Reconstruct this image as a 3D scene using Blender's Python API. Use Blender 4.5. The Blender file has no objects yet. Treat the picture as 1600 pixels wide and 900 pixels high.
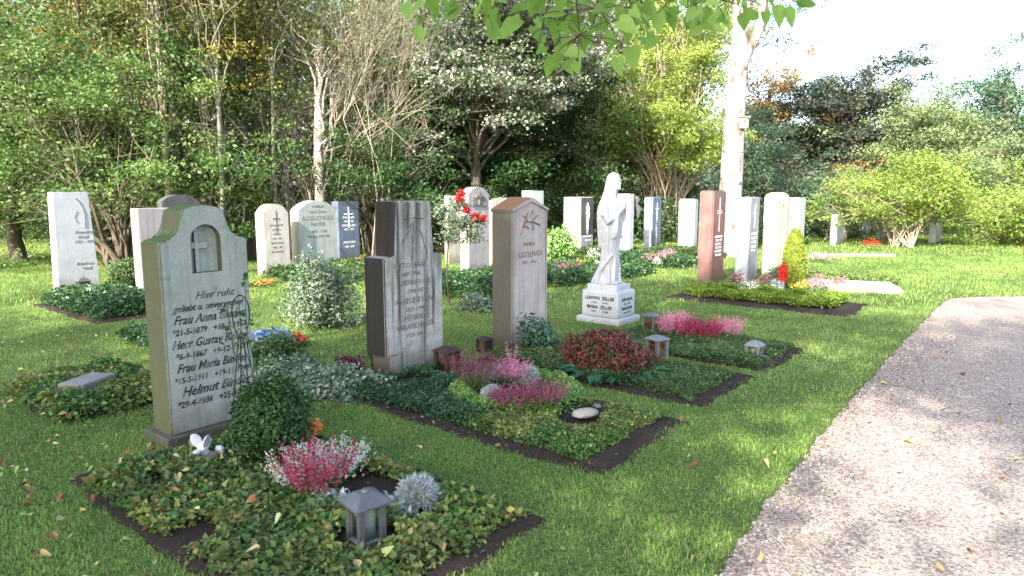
import bpy, bmesh, math, random
import numpy as np
from mathutils import Vector, Matrix, Euler
rng = np.random.default_rng(7)
random.seed(7)
sc = bpy.context.scene
C = sc.collection
R = math.radians
# ------------------------------------------------------------------ camera
F, H = 1061.0, 1.6
PITCH = math.atan(150 / F)
cd = bpy.data.cameras.new('camera'); cam = bpy.data.objects.new('camera', cd); C.objects.link(cam)
cam.location = (0, 0, H); cam.rotation_euler = (math.pi / 2 - PITCH, 0, 0)
cd.sensor_width = 36; cd.lens = 36 * F / 1600; cd.clip_end = 600; cd.clip_start = 0.05
sc.camera = cam; cd.dof.use_dof = True; cd.dof.focus_distance = 6.5; cd.dof.aperture_fstop = 2.8

def ray(px, py):
    a, b = px - 800, 450 - py
    return a, F * math.cos(PITCH) + b * math.sin(PITCH), -F * math.sin(PITCH) + b * math.cos(PITCH)
def at(px, py, z=0.0):                       # pixel on the plane at height z
    a, f, u = ray(px, py); t = (z - H) / u
    return Vector((a * t, f * t, z))
def atY(px, py, Y):                          # pixel at forward distance Y
    a, f, u = ray(px, py); t = Y / f
    return Vector((a * t, Y, H + u * t))
AU = R(38.4)
U = Vector((math.sin(AU), math.cos(AU), 0)); V = Vector((math.cos(AU), -math.sin(AU), 0))
ROT = math.atan2(U.y, U.x)                   # graves: local x = along the row, local -y = towards the path
def G(u, v, z=0.0): p = U * u + V * v; return Vector((p.x, p.y, z))
def uv(p): return p.x * U.x + p.y * U.y, p.x * V.x + p.y * V.y

# ------------------------------------------------------------------ objects
def tag(o, label=None, cat=None, group=None, kind=None):
    if label: o['label'] = label
    if cat: o['category'] = cat
    if group: o['group'] = group
    if kind: o['kind'] = kind
    return o
def link(name, me, mat=None, parent=None, loc=None, rz=None):
    o = bpy.data.objects.new(name, me); C.objects.link(o)
    if mat is not None:
        me.materials.clear(); me.materials.append(mat)
    if parent is not None: o.parent = parent
    if loc is not None: o.location = loc
    if rz is not None: o.rotation_euler = (0, 0, rz)
    return o
def empty(name, loc, rz=0.0, label=None, cat=None, group=None):
    o = bpy.data.objects.new(name, None); C.objects.link(o)
    o.location = loc; o.rotation_euler = (0, 0, rz); o.empty_display_size = .2
    return tag(o, label, cat, group)
def copy_tree(o, parent=None, loc=None, rz=None, label=None):
    c = o.copy(); C.objects.link(c)
    if parent is not None: c.parent = parent
    if loc is not None: c.location = loc
    if rz is not None: c.rotation_euler = (0, 0, rz)
    if label: c['label'] = label
    for ch in list(o.children): copy_tree(ch, c)
    return c
def mesh_np(name, co, faces, n, tone=None, smooth=False):   # faces: (m,n) array
    me = bpy.data.meshes.new(name)
    co = np.asarray(co, np.float32).reshape(-1, 3); faces = np.asarray(faces, np.int32).reshape(-1, n)
    m = len(faces)
    me.vertices.add(len(co)); me.vertices.foreach_set('co', co.ravel())
    me.loops.add(m * n); me.loops.foreach_set('vertex_index', faces.ravel())
    me.polygons.add(m); me.polygons.foreach_set('loop_start', np.arange(0, m * n, n, dtype=np.int32))
    me.polygons.foreach_set('loop_total', np.full(m, n, np.int32))
    if smooth: me.polygons.foreach_set('use_smooth', np.ones(m, bool))
    if tone is not None:
        a = me.attributes.new('tone', 'FLOAT', 'POINT'); a.data.foreach_set('value', np.asarray(tone, np.float32))
    me.update(calc_edges=True); me.validate()
    return me

class Tubes:
    def __init__(s): s.co = []; s.fa = []; s.n = 0
    def add(s, pts, rad, k=5):
        pts = np.asarray(pts, float); rad = np.asarray(rad, float); n = len(pts)
        d = np.gradient(pts, axis=0); d /= np.linalg.norm(d, axis=1)[:, None] + 1e-9
        ref = np.array([0.31, 0.87, 0.2]); ref = np.where(abs(d @ ref)[:, None] > .93, np.array([1., 0, 0]), ref)
        a = np.cross(d, ref); a /= np.linalg.norm(a, axis=1)[:, None] + 1e-9; b = np.cross(d, a)
        th = np.arange(k) * 2 * math.pi / k
        ring = pts[:, None] + rad[:, None, None] * (a[:, None] * np.cos(th)[None, :, None] + b[:, None] * np.sin(th)[None, :, None])
        s.co.append(ring.reshape(-1, 3))
        i = np.arange(n - 1)[:, None] * k; j = np.arange(k)[None]; j2 = (j + 1) % k
        q = np.stack([i + j, i + j2, i + k + j2, i + k + j], -1).reshape(-1, 4) + s.n
        s.fa.append(q); s.n += n * k
    def mesh(s, name): return mesh_np(name, np.concatenate(s.co), np.concatenate(s.fa), 4, smooth=True)

def unit(a): return a / (np.linalg.norm(a, axis=-1, keepdims=True) + 1e-9)
def leaf_arrays(P, N, S, asp=.55, fold=.15, T=None, shape='diamond'):
    n = len(P); S = np.asarray(S)[:, None]
    if T is None:
        T = rng.normal(size=(n, 3))
    T = T - N * np.sum(T * N, 1)[:, None]; T = unit(T); B = np.cross(N, T)
    if shape == 'diamond':
        v = np.stack([P, P + S * (.42 * T + .5 * asp * B + fold * N), P + S * T, P + S * (.42 * T - .5 * asp * B + fold * N)], 1)
        f = np.array([[0, 1, 2], [0, 2, 3]])
    else:   # broad pointed leaf, bent along the midrib
        c = [(0, 0, 0), (-.05, .25, fold), (.2, .5, fold * 1.2), (.55, .38, fold * .6), (1, 0, -.12), (.55, -.38, fold * .6), (.2, -.5, fold * 1.2), (-.05, -.25, fold), (.5, 0, -.03)]
        v = np.stack([P + S * (x * T + y * asp * 1.6 * B + z * N) for x, y, z in c], 1)
        f = np.array([[0, 8, 1], [1, 8, 2], [2, 8, 3], [3, 8, 4], [4, 8, 5], [5, 8, 6], [6, 8, 7], [7, 8, 0]])
    k = v.shape[1]
    fa = (np.arange(n)[:, None, None] * k + f[None]).reshape(-1, 3)
    return v.reshape(-1, 3), fa, k
def leaf_mesh(name, P, N, S, tone=None, **kw):
    v, f, k = leaf_arrays(P, N, S, **kw)
    if tone is None: tone = rng.random(len(P))
    return mesh_np(name, v, f, 3, np.repeat(tone, k))

# ------------------------------------------------------------------ materials
class NT:
    def __init__(s, name):
        s.m = bpy.data.materials.new(name); s.m.use_nodes = True; s.t = s.m.node_tree; s.t.nodes.clear()
    def n(s, typ, ins=None, **kw):
        nd = s.t.nodes.new(typ)
        for k, v in kw.items(): setattr(nd, k, v)
        if ins:
            for k, v in ins.items():
                if isinstance(v, bpy.types.NodeSocket): s.t.links.new(v, nd.inputs[k])
                else: nd.inputs[k].default_value = v
        return nd
    def ramp(s, fac, stops, interp='LINEAR'):
        nd = s.t.nodes.new('ShaderNodeValToRGB'); nd.color_ramp.interpolation = interp
        e = nd.color_ramp.elements
        while len(e) < len(stops): e.new(.5)
        for i, (p, c) in enumerate(stops):
            e[i].position = p; e[i].color = (*c, 1) if len(c) == 3 else c
        s.t.links.new(fac, nd.inputs[0]); return nd.outputs[0]
    def noise(s, vec, scale, detail=4, rough=.6):
        nd = s.n('ShaderNodeTexNoise', {'Vector': vec, 'Scale': scale, 'Detail': detail, 'Roughness': rough}); return nd.outputs['Fac']
    def mix(s, fac, a, b, mode='MIX'):
        nd = s.t.nodes.new('ShaderNodeMix'); nd.data_type = 'RGBA'; nd.blend_type = mode
        for sock, v in ((nd.inputs[0], fac), (nd.inputs[6], a), (nd.inputs[7], b)):
            if isinstance(v, bpy.types.NodeSocket): s.t.links.new(v, sock)
            elif isinstance(v, (int, float)): sock.default_value = v
            else: sock.default_value = (*v, 1)
        return nd.outputs[2]
    def math(s, op, a, b=0.0, clamp=False):
        nd = s.t.nodes.new('ShaderNodeMath'); nd.operation = op; nd.use_clamp = clamp
        for i, v in enumerate((a, b)):
            if isinstance(v, bpy.types.NodeSocket): s.t.links.new(v, nd.inputs[i])
            else: nd.inputs[i].default_value = v
        return nd.outputs[0]
    def scale(s, vec, sx, sy, sz):
        return s.n('ShaderNodeVectorMath', {0: vec, 1: (sx, sy, sz)}, operation='MULTIPLY').outputs[0]
    def bump(s, h, strength=.3, dist=.01):
        return s.n('ShaderNodeBump', {'Height': h, 'Strength': strength, 'Distance': dist}).outputs[0]
    def done(s, sh): 
        s.n('ShaderNodeOutputMaterial', {'Surface': sh}); return s.m
    def pbr(s, col, rough=.8, normal=None, spec=.3, **kw):
        ins = {'Roughness': rough, 'Specular IOR Level': spec}
        ins['Base Color'] = col if isinstance(col, bpy.types.NodeSocket) else (*col, 1)
        if normal is not None: ins['Normal'] = normal
        ins.update(kw)
        return s.n('ShaderNodeBsdfPrincipled', ins).outputs[0]
def M_plain(name, col, rough=.6, metal=0.0, var=.15, scale=60):
    t = NT(name); oc = t.n('ShaderNodeTexCoord').outputs['Object']
    f = t.noise(oc, scale)
    c = t.mix(f, tuple(x * (1 - var) for x in col), tuple(min(1, x * (1 + var)) for x in col))
    return t.done(t.pbr(c, rough, t.bump(f, .15, .003), Metallic=metal))
def M_leaf(name, cols, trans=.35, rough=.5, big=None):
    """cols: colours spread over the per-leaf 'tone'; big: colour blended in by large soft patches"""
    t = NT(name); a = t.n('ShaderNodeAttribute', attribute_name='tone').outputs['Fac']
    n = len(cols); col = t.ramp(a, [(i / max(1, n - 1), c) for i, c in enumerate(cols)])
    if big:
        oc = t.n('ShaderNodeTexCoord').outputs['Object']
        f = t.ramp(t.noise(oc, big[1], 2), [(.45, (0, 0, 0)), (.62, (1, 1, 1))]); col = t.mix(f, col, t.mix(.65, col, big[0]))
    p = t.pbr(col, rough, spec=.35)
    tc = t.n('ShaderNodeHueSaturation', {'Saturation': 1.1, 'Value': 1.3, 'Hue': .49, 'Color': col}).outputs[0]
    tr = t.n('ShaderNodeBsdfTranslucent', {'Color': tc}).outputs[0]
    return t.done(t.n('ShaderNodeMixShader', {0: trans, 1: p, 2: tr}).outputs[0])
def M_stone(name, c1, c2, speck=(.12, .12, .12), sp=.35, grain=90, side=None, top=None, front=None, streak=None, rough=.8, bump=.35, splash=1.0):
    """granite: two mottled tones, dark grains; growth by facing (object space normal) with a ragged edge"""
    t = NT(name); tc = t.n('ShaderNodeTexCoord'); oc = tc.outputs['Object']; nm = tc.outputs['Normal']
    n1 = t.noise(oc, 3, 5); n2 = t.noise(oc, grain, 3); n3 = t.noise(oc, grain * .35, 4)
    col = t.mix(t.ramp(n1, [(.35, (0, 0, 0)), (.65, (1, 1, 1))]), c1, c2)
    col = t.mix(t.math('MULTIPLY', t.ramp(n2, [(.55, (0, 0, 0)), (.66, (1, 1, 1))]), sp), col, speck)
    col = t.mix(t.math('MULTIPLY', t.ramp(n3, [(.5, (0, 0, 0)), (.7, (1, 1, 1))]), .35), col, tuple(min(1, x * 1.25) for x in c2))
    sx = t.n('ShaderNodeSeparateXYZ', {0: nm}); px = t.n('ShaderNodeSeparateXYZ', {0: oc})
    if streak:      # run-off streaks below the top, on the front
        sn = t.noise(t.scale(oc, 14, 14, .9), 1.0, 4, .55)
        hgt = t.n('ShaderNodeMapRange', {'Value': px.outputs[2], 'From Min': streak[1], 'From Max': streak[2]}).outputs[0]
        k = t.math('MULTIPLY', t.ramp(t.math('ADD', sn, t.math('MULTIPLY', hgt, .16)), [(.55, (0, 0, 0)), (.72, (1, 1, 1))]), streak[3])
        col = t.mix(k, col, streak[0])
    if front:       # general grime patches low on the face
        k = t.math('MULTIPLY', t.ramp(t.noise(oc, front[1], 6, .65), [(.5, (0, 0, 0)), (.68, (1, 1, 1))]), front[2]); col = t.mix(k, col, front[0])
    # soil splash and algae rising from the foot, faint run-off lines
    sp_ = t.math('SUBTRACT', t.math('MULTIPLY', t.noise(oc, 7, 5, .65), .55), px.outputs[2])
    col = t.mix(t.math('MULTIPLY', t.ramp(sp_, [(.0, (0, 0, 0)), (.3, (1, 1, 1))]), .75 * splash), col, (.09, .085, .05))
    rn = t.noise(t.scale(oc, 22, 22, 1.1), 1.0, 5, .6)
    col = t.mix(t.math('MULTIPLY', t.ramp(rn, [(.5, (0, 0, 0)), (.72, (1, 1, 1))]), .38 * splash), col, tuple(x * .35 for x in c1))
    pt = t.noise(oc, 2.2, 6, .7); col = t.mix(t.math('MULTIPLY', t.ramp(pt, [(.5, (0, 0, 0)), (.66, (1, 1, 1))]), .45 * splash), col, (c1[0] * .62, c1[1] * .66, c1[2] * .5))
    rag = t.noise(oc, 9, 6, .7)
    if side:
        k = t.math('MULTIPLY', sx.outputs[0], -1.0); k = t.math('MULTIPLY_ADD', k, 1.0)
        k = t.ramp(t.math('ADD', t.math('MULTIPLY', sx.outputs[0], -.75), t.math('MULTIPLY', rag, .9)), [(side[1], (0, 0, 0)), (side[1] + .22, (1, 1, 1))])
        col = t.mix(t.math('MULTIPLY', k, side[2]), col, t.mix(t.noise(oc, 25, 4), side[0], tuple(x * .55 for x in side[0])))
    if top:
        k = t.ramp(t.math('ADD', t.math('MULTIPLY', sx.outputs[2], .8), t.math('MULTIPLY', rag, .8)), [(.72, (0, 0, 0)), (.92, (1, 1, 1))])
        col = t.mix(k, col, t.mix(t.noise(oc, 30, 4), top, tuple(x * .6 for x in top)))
    h = t.math('ADD', n2, t.math('MULTIPLY', n3, 1.5))
    return t.done(t.pbr(col, rough, t.bump(h, bump, .004), spec=.35))

# ------------------------------------------------------------------ solid helpers (bmesh)
def bm_mesh(bm, name, smooth=False):
    bmesh.ops.recalc_face_normals(bm, faces=bm.faces)
    me = bpy.data.meshes.new(name); bm.to_mesh(me); bm.free()
    if smooth:
        for p in me.polygons: p.use_smooth = True
    return me
def bm_box(bm, x0, x1, y0, y1, z0, z1, bev=0.0, rot=None):
    r = bmesh.ops.create_cube(bm, size=1); vs = r['verts']
    for v in vs: v.co = Vector(((x0 + x1) / 2 + v.co.x * (x1 - x0), (y0 + y1) / 2 + v.co.y * (y1 - y0), (z0 + z1) / 2 + v.co.z * (z1 - z0)))
    if bev:
        es = list({e for v in vs for e in v.link_edges}); bmesh.ops.bevel(bm, geom=es, offset=bev, segments=2, affect='EDGES', profile=.6)
def box_me(name, *a, bev=.006):
    bm = bmesh.new(); bm_box(bm, *a, bev=bev); return bm_mesh(bm, name)
def prism(name, prof, y0, y1, bev=.008):     # profile in x,z extruded along y
    bm = bmesh.new(); a = [bm.verts.new((x, y0, z)) for x, z in prof]; b = [bm.verts.new((x, y1, z)) for x, z in prof]
    bm.faces.new(a); bm.faces.new(b[::-1]); n = len(prof)
    for i in range(n): bm.faces.new((a[i], b[i], b[(i + 1) % n], a[(i + 1) % n]))
    if bev:
        es = [e for e in bm.edges if any(len(f.verts) == n for f in e.link_faces)] if n > 4 else list(bm.edges)
        bmesh.ops.bevel(bm, geom=es, offset=bev, segments=2, affect='EDGES', clamp_overlap=True)
    return bm_mesh(bm, name)
def lathe(name, prof, k=20, loc=(0, 0, 0), wob=0.0):
    co = []; fa = []
    for r, z in prof:
        for i in range(k):
            t = i * 2 * math.pi / k; rr = r * (1 + wob * math.sin(3 * t + z * 40))
            co.append((loc[0] + rr * math.cos(t), loc[1] + rr * math.sin(t), loc[2] + z))
    for j in range(len(prof) - 1):
        for i in range(k): fa.append((j * k + i, j * k + (i + 1) % k, (j + 1) * k + (i + 1) % k, (j + 1) * k + i))
    return mesh_np(name, co, fa, 4, smooth=True)
def blob(name, loc, rad, seg=3, noise=.12, seed=1, flat=None):
    bm = bmesh.new(); bmesh.ops.create_icosphere(bm, subdivisions=seg, radius=1)
    ph = np.random.default_rng(seed).random(6) * 6
    for v in bm.verts:
        n = v.co.normalized(); d = 1 + noise * (math.sin(3 * n.x + ph[0]) * math.cos(2.3 * n.y + ph[1]) + .5 * math.sin(6 * n.z + ph[2] + 4 * n.x) + .3 * math.sin(9 * n.y + ph[3]))
        v.co = Vector((n.x * rad[0] * d + loc[0], n.y * rad[1] * d + loc[1], n.z * rad[2] * d + loc[2]))
        if flat is not None: v.co.z = max(v.co.z, flat)
    return bm_mesh(bm, name, True)
def evaluated(o, name):
    dg = bpy.context.evaluated_depsgraph_get(); me = bpy.data.meshes.new_from_object(o.evaluated_get(dg), depsgraph=dg); me.name = name; return me
def boolean(me, cutter, name):
    a = bpy.data.objects.new('a', me); b = bpy.data.objects.new('b', cutter); C.objects.link(a); C.objects.link(b)
    m = a.modifiers.new('m', 'BOOLEAN'); m.object = b; m.operation = 'DIFFERENCE'; m.solver = 'EXACT'
    r = evaluated(a, name); bpy.data.objects.remove(a); bpy.data.objects.remove(b); return r
def join_me(name, ms, smooth=False):
    bm = bmesh.new()
    for m in ms: bm.from_mesh(m)
    me = bpy.data.meshes.new(name); bm.to_mesh(me); bm.free()
    if smooth:
        for p in me.polygons: p.use_smooth = True
    return me
def letters(name, lines, mat, parent, rot=(math.pi / 2, 0, 0), y=-.001, ext=.0015):
    """lines: (text, x centre, z baseline, size, x stretch, shear, weight)"""
    ms = []
    for l in lines:
        tx, x, z, size = l[:4]; sx = l[4] if len(l) > 4 else 1; sh = l[5] if len(l) > 5 else 0; wt = l[6] if len(l) > 6 else 0
        cu = bpy.data.curves.new('t', 'FONT'); cu.body = tx; cu.size = size; cu.align_x = 'CENTER'; cu.shear = sh; cu.extrude = ext; cu.offset = wt; cu.resolution_u = 2
        o = bpy.data.objects.new('t', cu); C.objects.link(o); o.matrix_world = Matrix.Translation((x, y, z)) @ Euler(rot).to_matrix().to_4x4() @ Matrix.Diagonal((sx, 1, 1, 1))
        bpy.context.view_layer.update()
        me = evaluated(o, 't'); me.transform(o.matrix_world); ms.append(me); bpy.data.objects.remove(o)
    return link(name, join_me(name, ms), mat, parent)
def arc(cx, cz, r, a0, a1, n=10): return [(cx + r * math.cos(R(a0 + (a1 - a0) * i / n)), cz + r * math.sin(R(a0 + (a1 - a0) * i / n))) for i in range(n + 1)]
# ------------------------------------------------------------------ light
SUN_EL = 36.0; a_ = R(9)
SH = -U * math.cos(a_) + V * math.sin(a_)                 # horizontal direction towards the sun
sc.world = w = bpy.data.worlds.new('World'); w.use_nodes = True; wt = w.node_tree
bg = wt.nodes['Background']; sky = wt.nodes.new('ShaderNodeTexSky'); sky.sky_type = 'NISHITA'; sky.sun_disc = False
sky.sun_elevation = R(SUN_EL); sky.sun_rotation = math.atan2(SH.x, SH.y); sky.air_density = 1.0; sky.dust_density = 3.0; sky.ozone_density = 1.0
wt.links.new(sky.outputs[0], bg.inputs[0]); bg.inputs[1].default_value = 0.15
sl = bpy.data.lights.new('sun', 'SUN'); sl.energy = 3.7; sl.angle = R(.6); sl.color = (1, .93, .82)
so = bpy.data.objects.new('sun', sl); C.objects.link(so)
sdir = (SH * math.cos(R(SUN_EL)) + Vector((0, 0, math.sin(R(SUN_EL)))))
so.rotation_euler = sdir.to_track_quat('Z', 'Y').to_euler(); so.location = sdir * 30
sc.view_settings.view_transform = 'Standard'; sc.view_settings.look = 'None'; sc.view_settings.exposure = 2.15; sc.view_settings.gamma = 1
sc.cycles.max_bounces = 6; sc.cycles.transparent_max_bounces = 8; sc.cycles.diffuse_bounces = 3; sc.cycles.use_denoising = True

# ------------------------------------------------------------------ ground, path, soil
def smooth_noise(x, y, s, seed=0):
    r = np.random.default_rng(seed); o = np.zeros_like(x, dtype=float)
    for i in range(7):
        a = r.random() * 6.28; k = s * (.6 + 1.7 * r.random()); o += np.sin(k * (x * math.cos(a) + y * math.sin(a)) + r.random() * 6.28)
    return o / 4
t = NT('turf'); oc = t.n('ShaderNodeTexCoord').outputs['Object']
c = t.mix(t.noise(oc, 1.1, 5), (.08, .12, .03), (.13, .19, .05)); c = t.mix(t.ramp(t.noise(oc, 40, 4), [(.4, (0, 0, 0)), (.7, (1, 1, 1))]), c, (.04, .035, .018))
m_turf = t.done(t.pbr(c, .95, t.bump(t.noise(oc, 60, 4), .6, .02), spec=.1))
gx = np.linspace(-110, 110, 90); gy = np.linspace(-60, 160, 90); X, Y = np.meshgrid(gx, gy)
co = np.stack([X, Y, X * 0], -1).reshape(-1, 3); i = np.arange(89)[:, None] * 90 + np.arange(89)[None]
fa = np.stack([i, i + 1, i + 91, i + 90], -1).reshape(-1, 4)
tag(link('ground', mesh_np('ground', co, fa, 4), m_turf), kind='structure')
# gravel path along the row; it bends away to the right beyond the last graves
def path_center(u): 
    b = max(0.0, u - 12.0); return u, -0.02 + .10 * b * b if b < 5 else 2.5 + (b - 5) * 1.0
PW = 1.1
us = np.linspace(-8, 24, 800); co = []
for k, u in enumerate(us):
    b = u - 12.3; vc = 1.25 * math.log1p(math.exp(min(30, b * 5))) / 5 - .06 + .18 * math.exp(-(max(u, 0) - 2.6) / 3)
    for j, sgn in enumerate(np.linspace(-1, 1, 14)):
        e = (.008 * math.sin(u * 5.1) + .010 * math.sin(u * 11.7 + 2) + .009 * math.sin(u * 27) + .006 * math.sin(u * 61)) if abs(sgn) > .99 else 0
        q = G(u, vc + sgn * PW + e, .004 + .012 * (1 - sgn * sgn)); co.append(q)
i = np.arange(799)[:, None] * 14 + np.arange(13)[None]; fa = np.stack([i, i + 1, i + 15, i + 14], -1).reshape(-1, 4)
t = NT('gravel'); oc = t.n('ShaderNodeTexCoord').outputs['Object']
vo = t.n('ShaderNodeTexVoronoi', {'Vector': oc, 'Scale': 95}); vc_ = t.n('ShaderNodeSeparateColor', {0: vo.outputs['Color']}).outputs[0]
c = t.ramp(vc_, [(0, (.10, .078, .062)), (.25, (.21, .168, .138)), (.7, (.345, .28, .235)), (1, (.53, .46, .40))])
c = t.mix(t.ramp(t.noise(oc, 1.6, 5), [(.4, (0, 0, 0)), (.7, (1, 1, 1))]), c, t.mix(.35, c, (.22, .19, .17)))
c = t.mix(t.ramp(t.noise(oc, 7, 6, .7), [(.58, (0, 0, 0)), (.75, (1, 1, 1))]), c, t.mix(.5, c, (.16, .13, .11)))
m_gravel = t.done(t.pbr(c, .9, t.bump(t.math('SUBTRACT', t.noise(oc, 60, 3), vo.outputs['Distance']), .7, .008), spec=.2))
tag(link('path', mesh_np('path', co, fa, 4, smooth=True), m_gravel), kind='structure')
def on_path(x, y, pad=0.0):
    u = x * U.x + y * U.y; v = x * V.x + y * V.y; b = u - 12.3; vc = 1.25 * np.log1p(np.exp(np.minimum(30, b * 5))) / 5 - .06 + .18 * np.exp(-(np.maximum(u, 0) - 2.6) / 3)
    e = .008 * np.sin(u * 5.1) + .010 * np.sin(u * 11.7 + 2) + .009 * np.sin(u * 27) + .006 * np.sin(u * 61)
    return (v > vc - PW + e - pad) & (v < vc + PW + e + pad)
# loose stones on the path
n = 26000; uu = -1 + 10 * rng.random(n) ** 1.3; vv = -1.16 + .18 * np.exp(-(np.maximum(uu, 0) - 2.6) / 3) + 1.6 * rng.random(n) ** 1.2; P = np.stack([uu * U.x + vv * V.x, uu * U.y + vv * V.y, np.full(n, .012)], 1)
oct_ = np.array([[1, 0, 0], [0, 1, 0], [-1, 0, 0], [0, -1, 0], [0, 0, .7], [0, 0, -.7]]); of = np.array([[0, 1, 4], [1, 2, 4], [2, 3, 4], [3, 0, 4], [1, 0, 5], [2, 1, 5], [3, 2, 5], [0, 3, 5]])
sz = (.003 + .006 * rng.random(n) ** 2.5)[:, None, None]; an = rng.random(n) * 6.28; ca, sa = np.cos(an), np.sin(an)
q = oct_[None] * sz * (1 + .5 * rng.random((n, 6, 1))); qx = q[..., 0] * ca[:, None] - q[..., 1] * sa[:, None]; qy = q[..., 0] * sa[:, None] + q[..., 1] * ca[:, None]
co = np.stack([qx, qy, q[..., 2]], -1) + P[:, None]; fa = (np.arange(n)[:, None, None] * 6 + of[None]).reshape(-1, 3)
t = NT('pebble'); a = t.n('ShaderNodeAttribute', attribute_name='tone').outputs['Fac']
m_peb = t.done(t.pbr(t.ramp(a, [(0, (.10, .08, .065)), (.4, (.24, .19, .16)), (.8, (.38, .32, .28)), (1, (.6, .55, .49))]), .85))
tag(link('loose_gravel', mesh_np('gravel', co.reshape(-1, 3), fa, 3, np.repeat(rng.random(n), 6)), m_peb), 'small loose pinkish grey stones lying on the gravel path', kind='stuff')

t = NT('soil'); oc = t.n('ShaderNodeTexCoord').outputs['Object']
c = t.mix(t.noise(oc, 45, 6, .7), (.012, .009, .008), (.06, .045, .038))
m_soil = t.done(t.pbr(c, .95, t.bump(t.noise(oc, 70, 5, .7), .9, .02), spec=.15))
EXCL = []     # (u0,u1,v0,v1) where no lawn grows
def soil(u0, u1, v0, v1, lab=None, excl=True, pad=.04, z=.012, mat=None, name='soil_bed', kind='structure'):
    nu = max(6, int((u1 - u0) / .05)); nv = max(6, int((v1 - v0) / .05)); A, B = np.meshgrid(np.linspace(u0, u1, nu), np.linspace(v0, v1, nv), indexing='ij')
    e = .03 * smooth_noise(A, B, 9, 3) + .015 * smooth_noise(A, B, 25, 13); A2 = A + e; B2 = B + .03 * smooth_noise(A, B, 8, 4) + .015 * smooth_noise(A, B, 27, 14)
    x = A2 * U.x + B2 * V.x; y = A2 * U.y + B2 * V.y
    edge = np.minimum(np.minimum(A - u0, u1 - A), np.minimum(B - v0, v1 - B)); zz = z + .018 * np.clip(edge / .1, 0, 1) + .008 * smooth_noise(x, y, 40, 5)
    zz = np.where(edge < 1e-6, -.01, np.maximum(zz, .008))
    i = np.arange(nu - 1)[:, None] * nv + np.arange(nv - 1)[None]; fa = np.stack([i, i + nv, i + nv + 1, i + 1], -1).reshape(-1, 4)
    o = tag(link(name, mesh_np(name, np.stack([x, y, zz], -1).reshape(-1, 3), fa, 4, smooth=True), mat or m_soil), lab, kind=kind)
    if excl: EXCL.append((u0 + pad, u1 - pad, v0 + pad, v1 - pad))
    return o

# ------------------------------------------------------------------ gravestones
def solve(xl, xm, xr, yb, yt):
    p = at(xm, yb); u0, v0 = uv(p)
    def hit(px, py, A, val):
        a, f, _ = ray(px, py); t = val / (a * A.x + f * A.y); return Vector((a * t, f * t, 0))
    u1 = uv(hit(xr, yb, V, v0))[0]; v1 = uv(hit(xl, yb, U, u0))[1]
    return dict(u=u0, v=v0, w=max(.12, u1 - u0), th=max(.1, v0 - v1), h=atY(xm, yt, p.y).z, p=p)
def M_worn(name, a, b):
    t = NT(name); oc = t.n('ShaderNodeTexCoord').outputs['Object']; f = t.ramp(t.noise(oc, 16, 5, .7), [(.48, (0, 0, 0)), (.62, (1, 1, 1))]); return t.done(t.pbr(t.mix(f, a, b), .7))
SG = 'gravestones standing in rows on the lawn'
def stone(px, prof, mat, label, bev=.008, tilt=0.0, hcap=None):
    s = solve(*px)
    if hcap: s['h'] = hcap
    r = empty('gravestone', G(s['u'] + s['w'] / 2, s['v']), ROT, label, 'gravestone', SG)
    sl_ = link('slab', prism('slab', prof(s['w'], s['h']), 0, s['th'], bev), mat, r)
    if tilt: r.rotation_euler = (0, R(tilt), ROT)
    EXCL.append((s['u'] - .03, s['u'] + s['w'] + .03, s['v'] - s['th'] - .03, s['v'] + .03))
    return r, s, sl_
def pr_flat(w, h): return [(-w / 2, -.05), (w / 2, -.05), (w / 2, h), (-w / 2, h)]
def pr_round(rise, sh=0.0):
    def f(w, h):
        hw = w / 2 - sh; r = (hw * hw + rise * rise) / (2 * rise); a = math.degrees(math.asin(min(1, hw / r)))
        pts = [(-w / 2, -.05), (w / 2, -.05), (w / 2, h - rise)]
        pts += arc(0, h - r, r, 90 - a, 90 + a, 18)[(1 if sh == 0 else 0):(-1 if sh == 0 else None)]
        return pts + [(-w / 2, h - rise)]
    return f
m_let_d = M_worn('lettering_dark', (.02, .022, .03), (.17, .18, .165)); m_let_w = M_plain('lettering_white', (.75, .76, .78), .6)
m_let_g = M_worn('lettering_grey', (.11, .10, .09), (.3, .28, .26)); m_let_r = M_worn('lettering_red', (.22, .10, .09), (.36, .28, .26))
m_s1 = M_stone('granite_pale', (.30, .32, .29), (.36, .38, .35), (.10, .11, .10), .55, 110, side=((.09, .10, .035), .52, .9), top=(.07, .11, .02))
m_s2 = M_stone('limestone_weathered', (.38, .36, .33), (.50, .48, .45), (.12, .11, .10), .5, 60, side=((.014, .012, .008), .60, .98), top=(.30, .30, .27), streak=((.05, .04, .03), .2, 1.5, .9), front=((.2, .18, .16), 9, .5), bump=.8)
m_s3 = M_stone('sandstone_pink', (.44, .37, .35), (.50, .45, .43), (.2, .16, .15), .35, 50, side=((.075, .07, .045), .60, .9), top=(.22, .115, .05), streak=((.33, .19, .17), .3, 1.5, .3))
m_plinth = M_stone('plinth_dark', (.06, .06, .06), (.09, .09, .085))
m_cream = M_stone('limestone_cream', (.50, .45, .38), (.56, .52, .46), (.25, .2, .16), .4, 40, side=((.38, .31, .20), .62, .6), top=(.38, .30, .18))
m_green = M_stone('granite_greenish', (.33, .36, .33), (.38, .42, .39), (.18, .18, .17), .4, 60, side=((.36, .33, .24), .62, .6))
m_slate = M_stone('slate_blue', (.10, .125, .19), (.13, .16, .23), (.3, .33, .4), .25, 80, rough=.45, bump=.1)
m_white = M_stone('marble_white', (.42, .435, .46), (.50, .51, .53), (.30, .30, .30), .25, 50, bump=.25, splash=.45)
m_grey = M_stone('granite_grey', (.28, .28, .29), (.34, .34, .35), (.12, .12, .12), .5, 70)
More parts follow.
